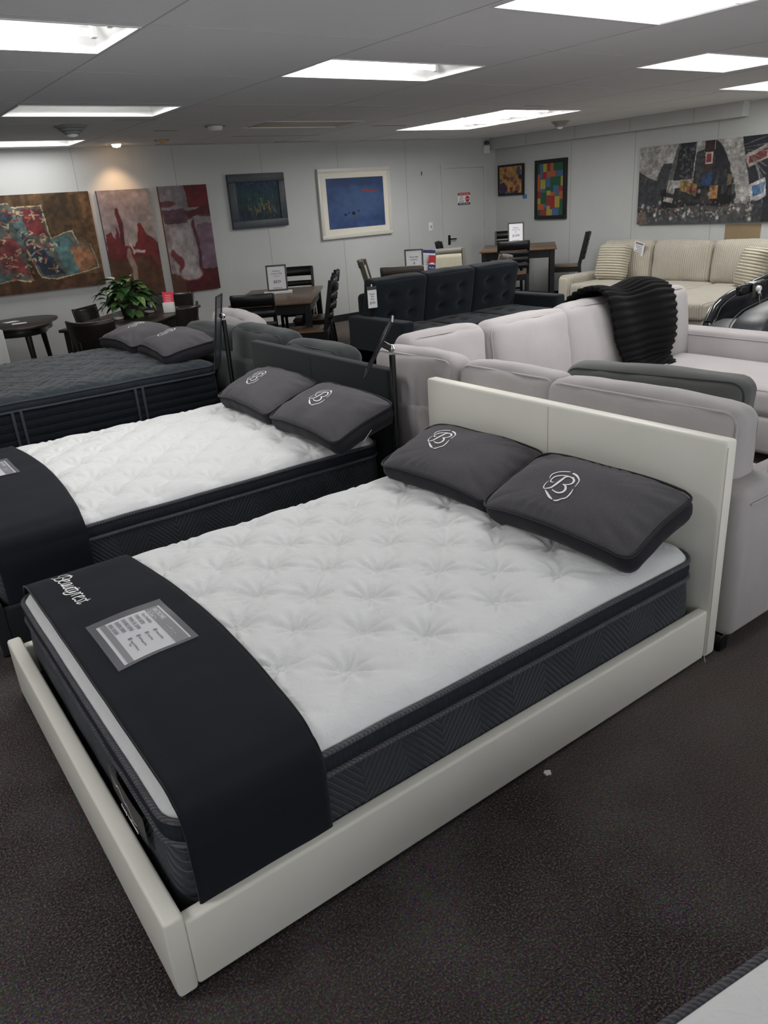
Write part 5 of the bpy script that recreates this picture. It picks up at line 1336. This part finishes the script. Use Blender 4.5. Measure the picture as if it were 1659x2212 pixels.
# 4 dark blue green with yellow
p = Paint(120, 100, 28); p.lay(np.ones((100, 120)), (28, 52, 66)); p.rect(0, 1, 0, .4, (36, 68, 104), .8, .1); p.mottle(.5, 12, 41, 2.0); p.blob(.5, .45, .55, .2, (28, 70, 74), .7, .8, .2)
for k in range(46):
    x = rs.uniform(.22, .92); y = rs.normal(.64, .09); p.line([(x, y), (x + .005, y + rs.uniform(.03, .12))], .012, [(196, 168, 48), (170, 150, 60), (198, 130, 70), (90, 130, 80)][rs.randint(4)], .55, .05)
for k in range(24):
    x = rs.uniform(.05, .95); y = rs.uniform(.35, .5); p.line([(x, y), (x, y + .08)], .012, [(20, 60, 66), (60, 110, 110)][rs.randint(2)], .6, .05)
p.mottle(.3, 5, 43); hang('blue green landscape painting with yellow strokes in a dark wide frame', 'back', 4.54, 5.378, 1.42, 2.092, p, 'blueframe', .10, 0, .05)
# 5 plain blue stand-in
p = Paint(120, 100, 38); p.lay(np.ones((100, 120)), (58, 92, 150)); p.mottle(.22, 40, 51); p.mottle(.12, 9, 53); p.blob(.6, .5, .3, .2, (92, 128, 176), .35, .9, .2); p.rect(0, 1, 0, .16, (50, 74, 118), .4, .1)
for (x, y, r_) in ((.30, .72, .02), (.36, .69, .013), (.44, .70, .03), (.53, .66, .015)): p.blob(x, y, r_, r_ * 1.1, (34, 36, 44), 1, .2, .02)
p.line([(.62, .26), (.86, .30)], .018, (176, 70, 66), 1, .02)
hang('mostly blue abstract painting in a silver frame with a pale mat', 'back', 5.915, 7.178, 1.178, 2.112, p, 'silver', .055, .075, .045)
# 6 orange with round motifs (right wall; a runs far to near so u = 0 is the far side)
p = Paint(90, 80, 48); p.lay(np.ones((80, 90)), (206, 152, 76)); p.mottle(.14, 20, 61)
for (x, y, r_) in ((.28, .14, .055), (.24, .38, .075), (.40, .46, .07), (.56, .48, .07), (.70, .62, .07), (.80, .82, .09)):
    p.blob(x, y, r_, r_ * 1.2, (112, 48, 50), 1, .1, .01); p.blob(x, y, r_ * .7, r_ * .85, (190, 120, 80), 1, .1, .01); p.blob(x, y, r_ * .4, r_ * .5, (96, 60, 104), 1, .1, .01)
p.poly([(0, .62), (.2, .60), (.36, .78), (.34, 1.1), (0, 1.1)], (88, 56, 100), 1, .12); p.poly([(.46, .78), (.60, .76), (.58, 1.02), (.48, 1.02)], (150, 50, 48), 1, .03); p.blob(.84, .2, .08, .16, (70, 96, 140), 1, .2, .08); p.blob(.95, .40, .1, .09, (84, 40, 76), 1, .2, .1); p.blob(.36, .95, .1, .06, (90, 140, 130), 1, .2, .06); p.blob(.72, .96, .1, .06, (60, 70, 100), 1, .2, .06); p.blob(.06, .50, .07, .06, (96, 150, 140), 1, .2, .06)
p.mottle(.3, 5, 63)
hang('small orange painting with round motifs in a black frame near the corner', 'right', 7.955, 8.52, 1.585, 2.045, p, 'blackframe', .03, 0, .04)
# 7 colour blocks
p = Paint(110, 200, 58); G, Bl, Y, Rd, Or = (44, 108, 78), (78, 118, 168), (196, 178, 62), (178, 48, 52), (206, 104, 48); p.lay(np.ones((200, 110)), G)
for (x0, x1, y0, y1, c) in ((0, .1, 0, .2, G), (.1, .2, 0, .28, Bl), (.22, .36, 0, .16, Y), (.37, .50, 0, .12, Rd), (.50, .62, 0, .26, Or), (.36, .72, .15, .27, Or), (.20, .36, .16, .30, Rd), (.74, 1, .15, .26, Bl), (0, .1, .2, .54, Or), (.12, .32, .30, .48, Y), (.34, .50, .27, .45, Bl), (.5, .9, .26, .48, G), (.9, 1, .26, .44, Y), (.08, .31, .48, .55, Bl), (.32, .62, .45, .53, G), (.62, .82, .43, .62, Bl), (.82, 1, .45, .54, Rd), (0, .13, .52, .66, Rd), (.13, .36, .55, .79, G), (.36, .52, .52, .61, Y), (.52, .68, .55, .66, Or), (.84, 1, .54, .69, Or), (.36, .68, .62, .83, Rd), (.68, .86, .63, .85, Y), (.86, 1, .69, 1, G), (0, .13, .66, .77, Y), (0, .26, .77, .88, Or), (.26, .36, .77, .86, Bl), (.50, .68, .8, .87, Rd), (.37, .5, .81, .95, Y), (0, .14, .88, 1, G), (.14, .36, .88, 1, Rd), (.36, .58, .88, 1, Y), (.58, .84, .86, 1, Bl)): p.rect(x0, x1, y0, y1, c, 1, 0)
hang('tall painting of coloured rectangles in a black frame', 'right', 7.075, 7.705, 1.205, 2.057, p, 'blackframe', .055, 0, .045)
# 8 rainy city street
p = Paint(330, 150, 68); p.U = p.U / .735; p.lay(np.ones((150, 330)), (176, 174, 170)); p.mottle(.22, 26, 71); W_ = 1.9
dk, dk2, mid_ = (46, 48, 55), (68, 70, 75), (104, 106, 108)
p.poly([(0, .30), (.10, .40), (.16, .44), (.20, .24), (.28, .24), (.30, .9), (0, .9)], dk2, 1, .03); p.poly([(.33, .0), (.36, .0), (.30, .5), (.24, .5)], mid_, 1, .01); p.poly([(.355, -.1), (.475, -.1), (.46, .45), (.30, .45)], dk, 1, .01)
p.poly([(.48, .12), (.54, .10), (.53, .7), (.46, .7)], dk2, 1, .02); p.poly([(.545, -.1), (.61, -.1), (.63, .56), (.53, .56)], (70, 52, 50), 1, .01); p.poly([(.535, .40), (.625, .36), (.635, .58), (.53, .58)], (44, 72, 112), 1, .02); p.rect(.548, .605, .14, .28, (198, 190, 186), 1, .01); p.rect(.556, .592, .16, .26, (150, 52, 58), 1, .01)
p.poly([(.62, .0), (.66, .05), (.70, .16), (.74, .30), (.77, .5), (.78, .8), (.62, .8)], dk, 1, .02); p.rect(.73, .76, .42, .55, (150, 120, 60), .8, .02); p.poly([(.80, -.1), (1.1, -.1), (1.1, 1.1), (.94, 1.1), (.885, .5), (.84, .2)], dk, 1, .01)
p.poly([(.84, .22), (1.0, .10), (1.02, .26), (.875, .36)], (166, 150, 146), 1, .02); p.poly([(.87, .24), (1.0, .15), (1.0, .26), (.88, .32)], (120, 62, 56), 1, .03); p.poly([(.885, .56), (1., .48), (1.02, .70), (.92, .78)], (196, 196, 196), 1, .01); p.poly([(.91, .58), (1., .52), (1., .66), (.93, .70)], (70, 110, 150), 1, .03)
for k in range(10): p.line([(.82 + .014 * k, .10 + .03 * k), (1., .02 + .085 * k)], .004, (150, 150, 150), .6, .01)
p.rect(0, 1, .76, 1.1, (70, 72, 76), .85, .10); p.rect(.2, .8, .55, .78, (24, 25, 30), .8, .06); p.poly([(.265, .44), (.33, .46), (.31, .62), (.25, .59)], (196, 194, 190), 1, .01); p.poly([(.365, .44), (.50, .52), (.49, .66), (.36, .58)], (168, 138, 70), 1, .02); p.poly([(.40, .52), (.50, .56), (.50, .64), (.42, .60)], (150, 70, 50), .8, .04); p.rect(.60, .665, .54, .70, (190, 132, 70), 1, .01); p.poly([(.23, .64), (.31, .67), (.305, .73), (.225, .70)], (180, 172, 164), 1, .01)
for k in range(240):
    x, y = rs.uniform(.0, .95), rs.normal(.84, .055); c = [(206, 200, 180), (176, 70, 56), (120, 122, 126), (190, 176, 120), (30, 30, 34), (230, 228, 220)][rs.randint(6)]; p.blob(x, y, rs.uniform(.002, .008), rs.uniform(.004, .014), c, .6, .6, .03)
for k in range(70):
    x, y = rs.uniform(.34, .46), rs.uniform(.02, .42); p.line([(x, y), (x + .004, y + .02)], .004, (110, 112, 116), .7)
for (x, y) in ((.20, .72), (.52, .60), (.60, .64), (.84, .62), (.86, .72), (.83, .84), (.92, .84), (.10, .78), (.30, .93), (.16, .88), (.41, .90), (.92, .96), (.68, .93), (.45, .84), (.05, .75)): p.blob(x, y, .006, .012, (236, 236, 230), .7, 2.2, 0)
for k in range(40):
    x = rs.uniform(.05, .8); y = rs.uniform(.3, .6); p.line([(x, y), (x + rs.uniform(-.01, .01), y + rs.uniform(.05, .16))], .008, [(70, 72, 78), (38, 40, 46), (110, 110, 112), (96, 84, 60)][rs.randint(4)], .5, .02)
p.rect(0, .09, .84, 1.1, (150, 128, 112), .7, .06); p.mottle(.3, 6, 73); p.mottle(.2, 2.5, 74)
hang('large unframed painting of a rainy city street at night on the right wall', 'right', 3.35, 5.775, 1.10, 2.07, p, depth=.045, side='frame_d')
q = B(); q.box(-.006, 0, -.235, .235, -.25, .25, .001, 1); o = link('burlap_panel', q, 'cork'); o.location = (XR - .001, 4.23, .825); tag(o, 'tan woven burlap square pinned to the wall behind the corduroy sofa', 'wall panel')
q = B(); q.box(-.003, 0, -.045, .045, -.0325, .0325); o = link('wall_tag', q, 'bluetag'); o.location = (XR - .0005, 7.955, 1.555); tag(o, 'small blue tag under the corner of the orange painting', 'tag')
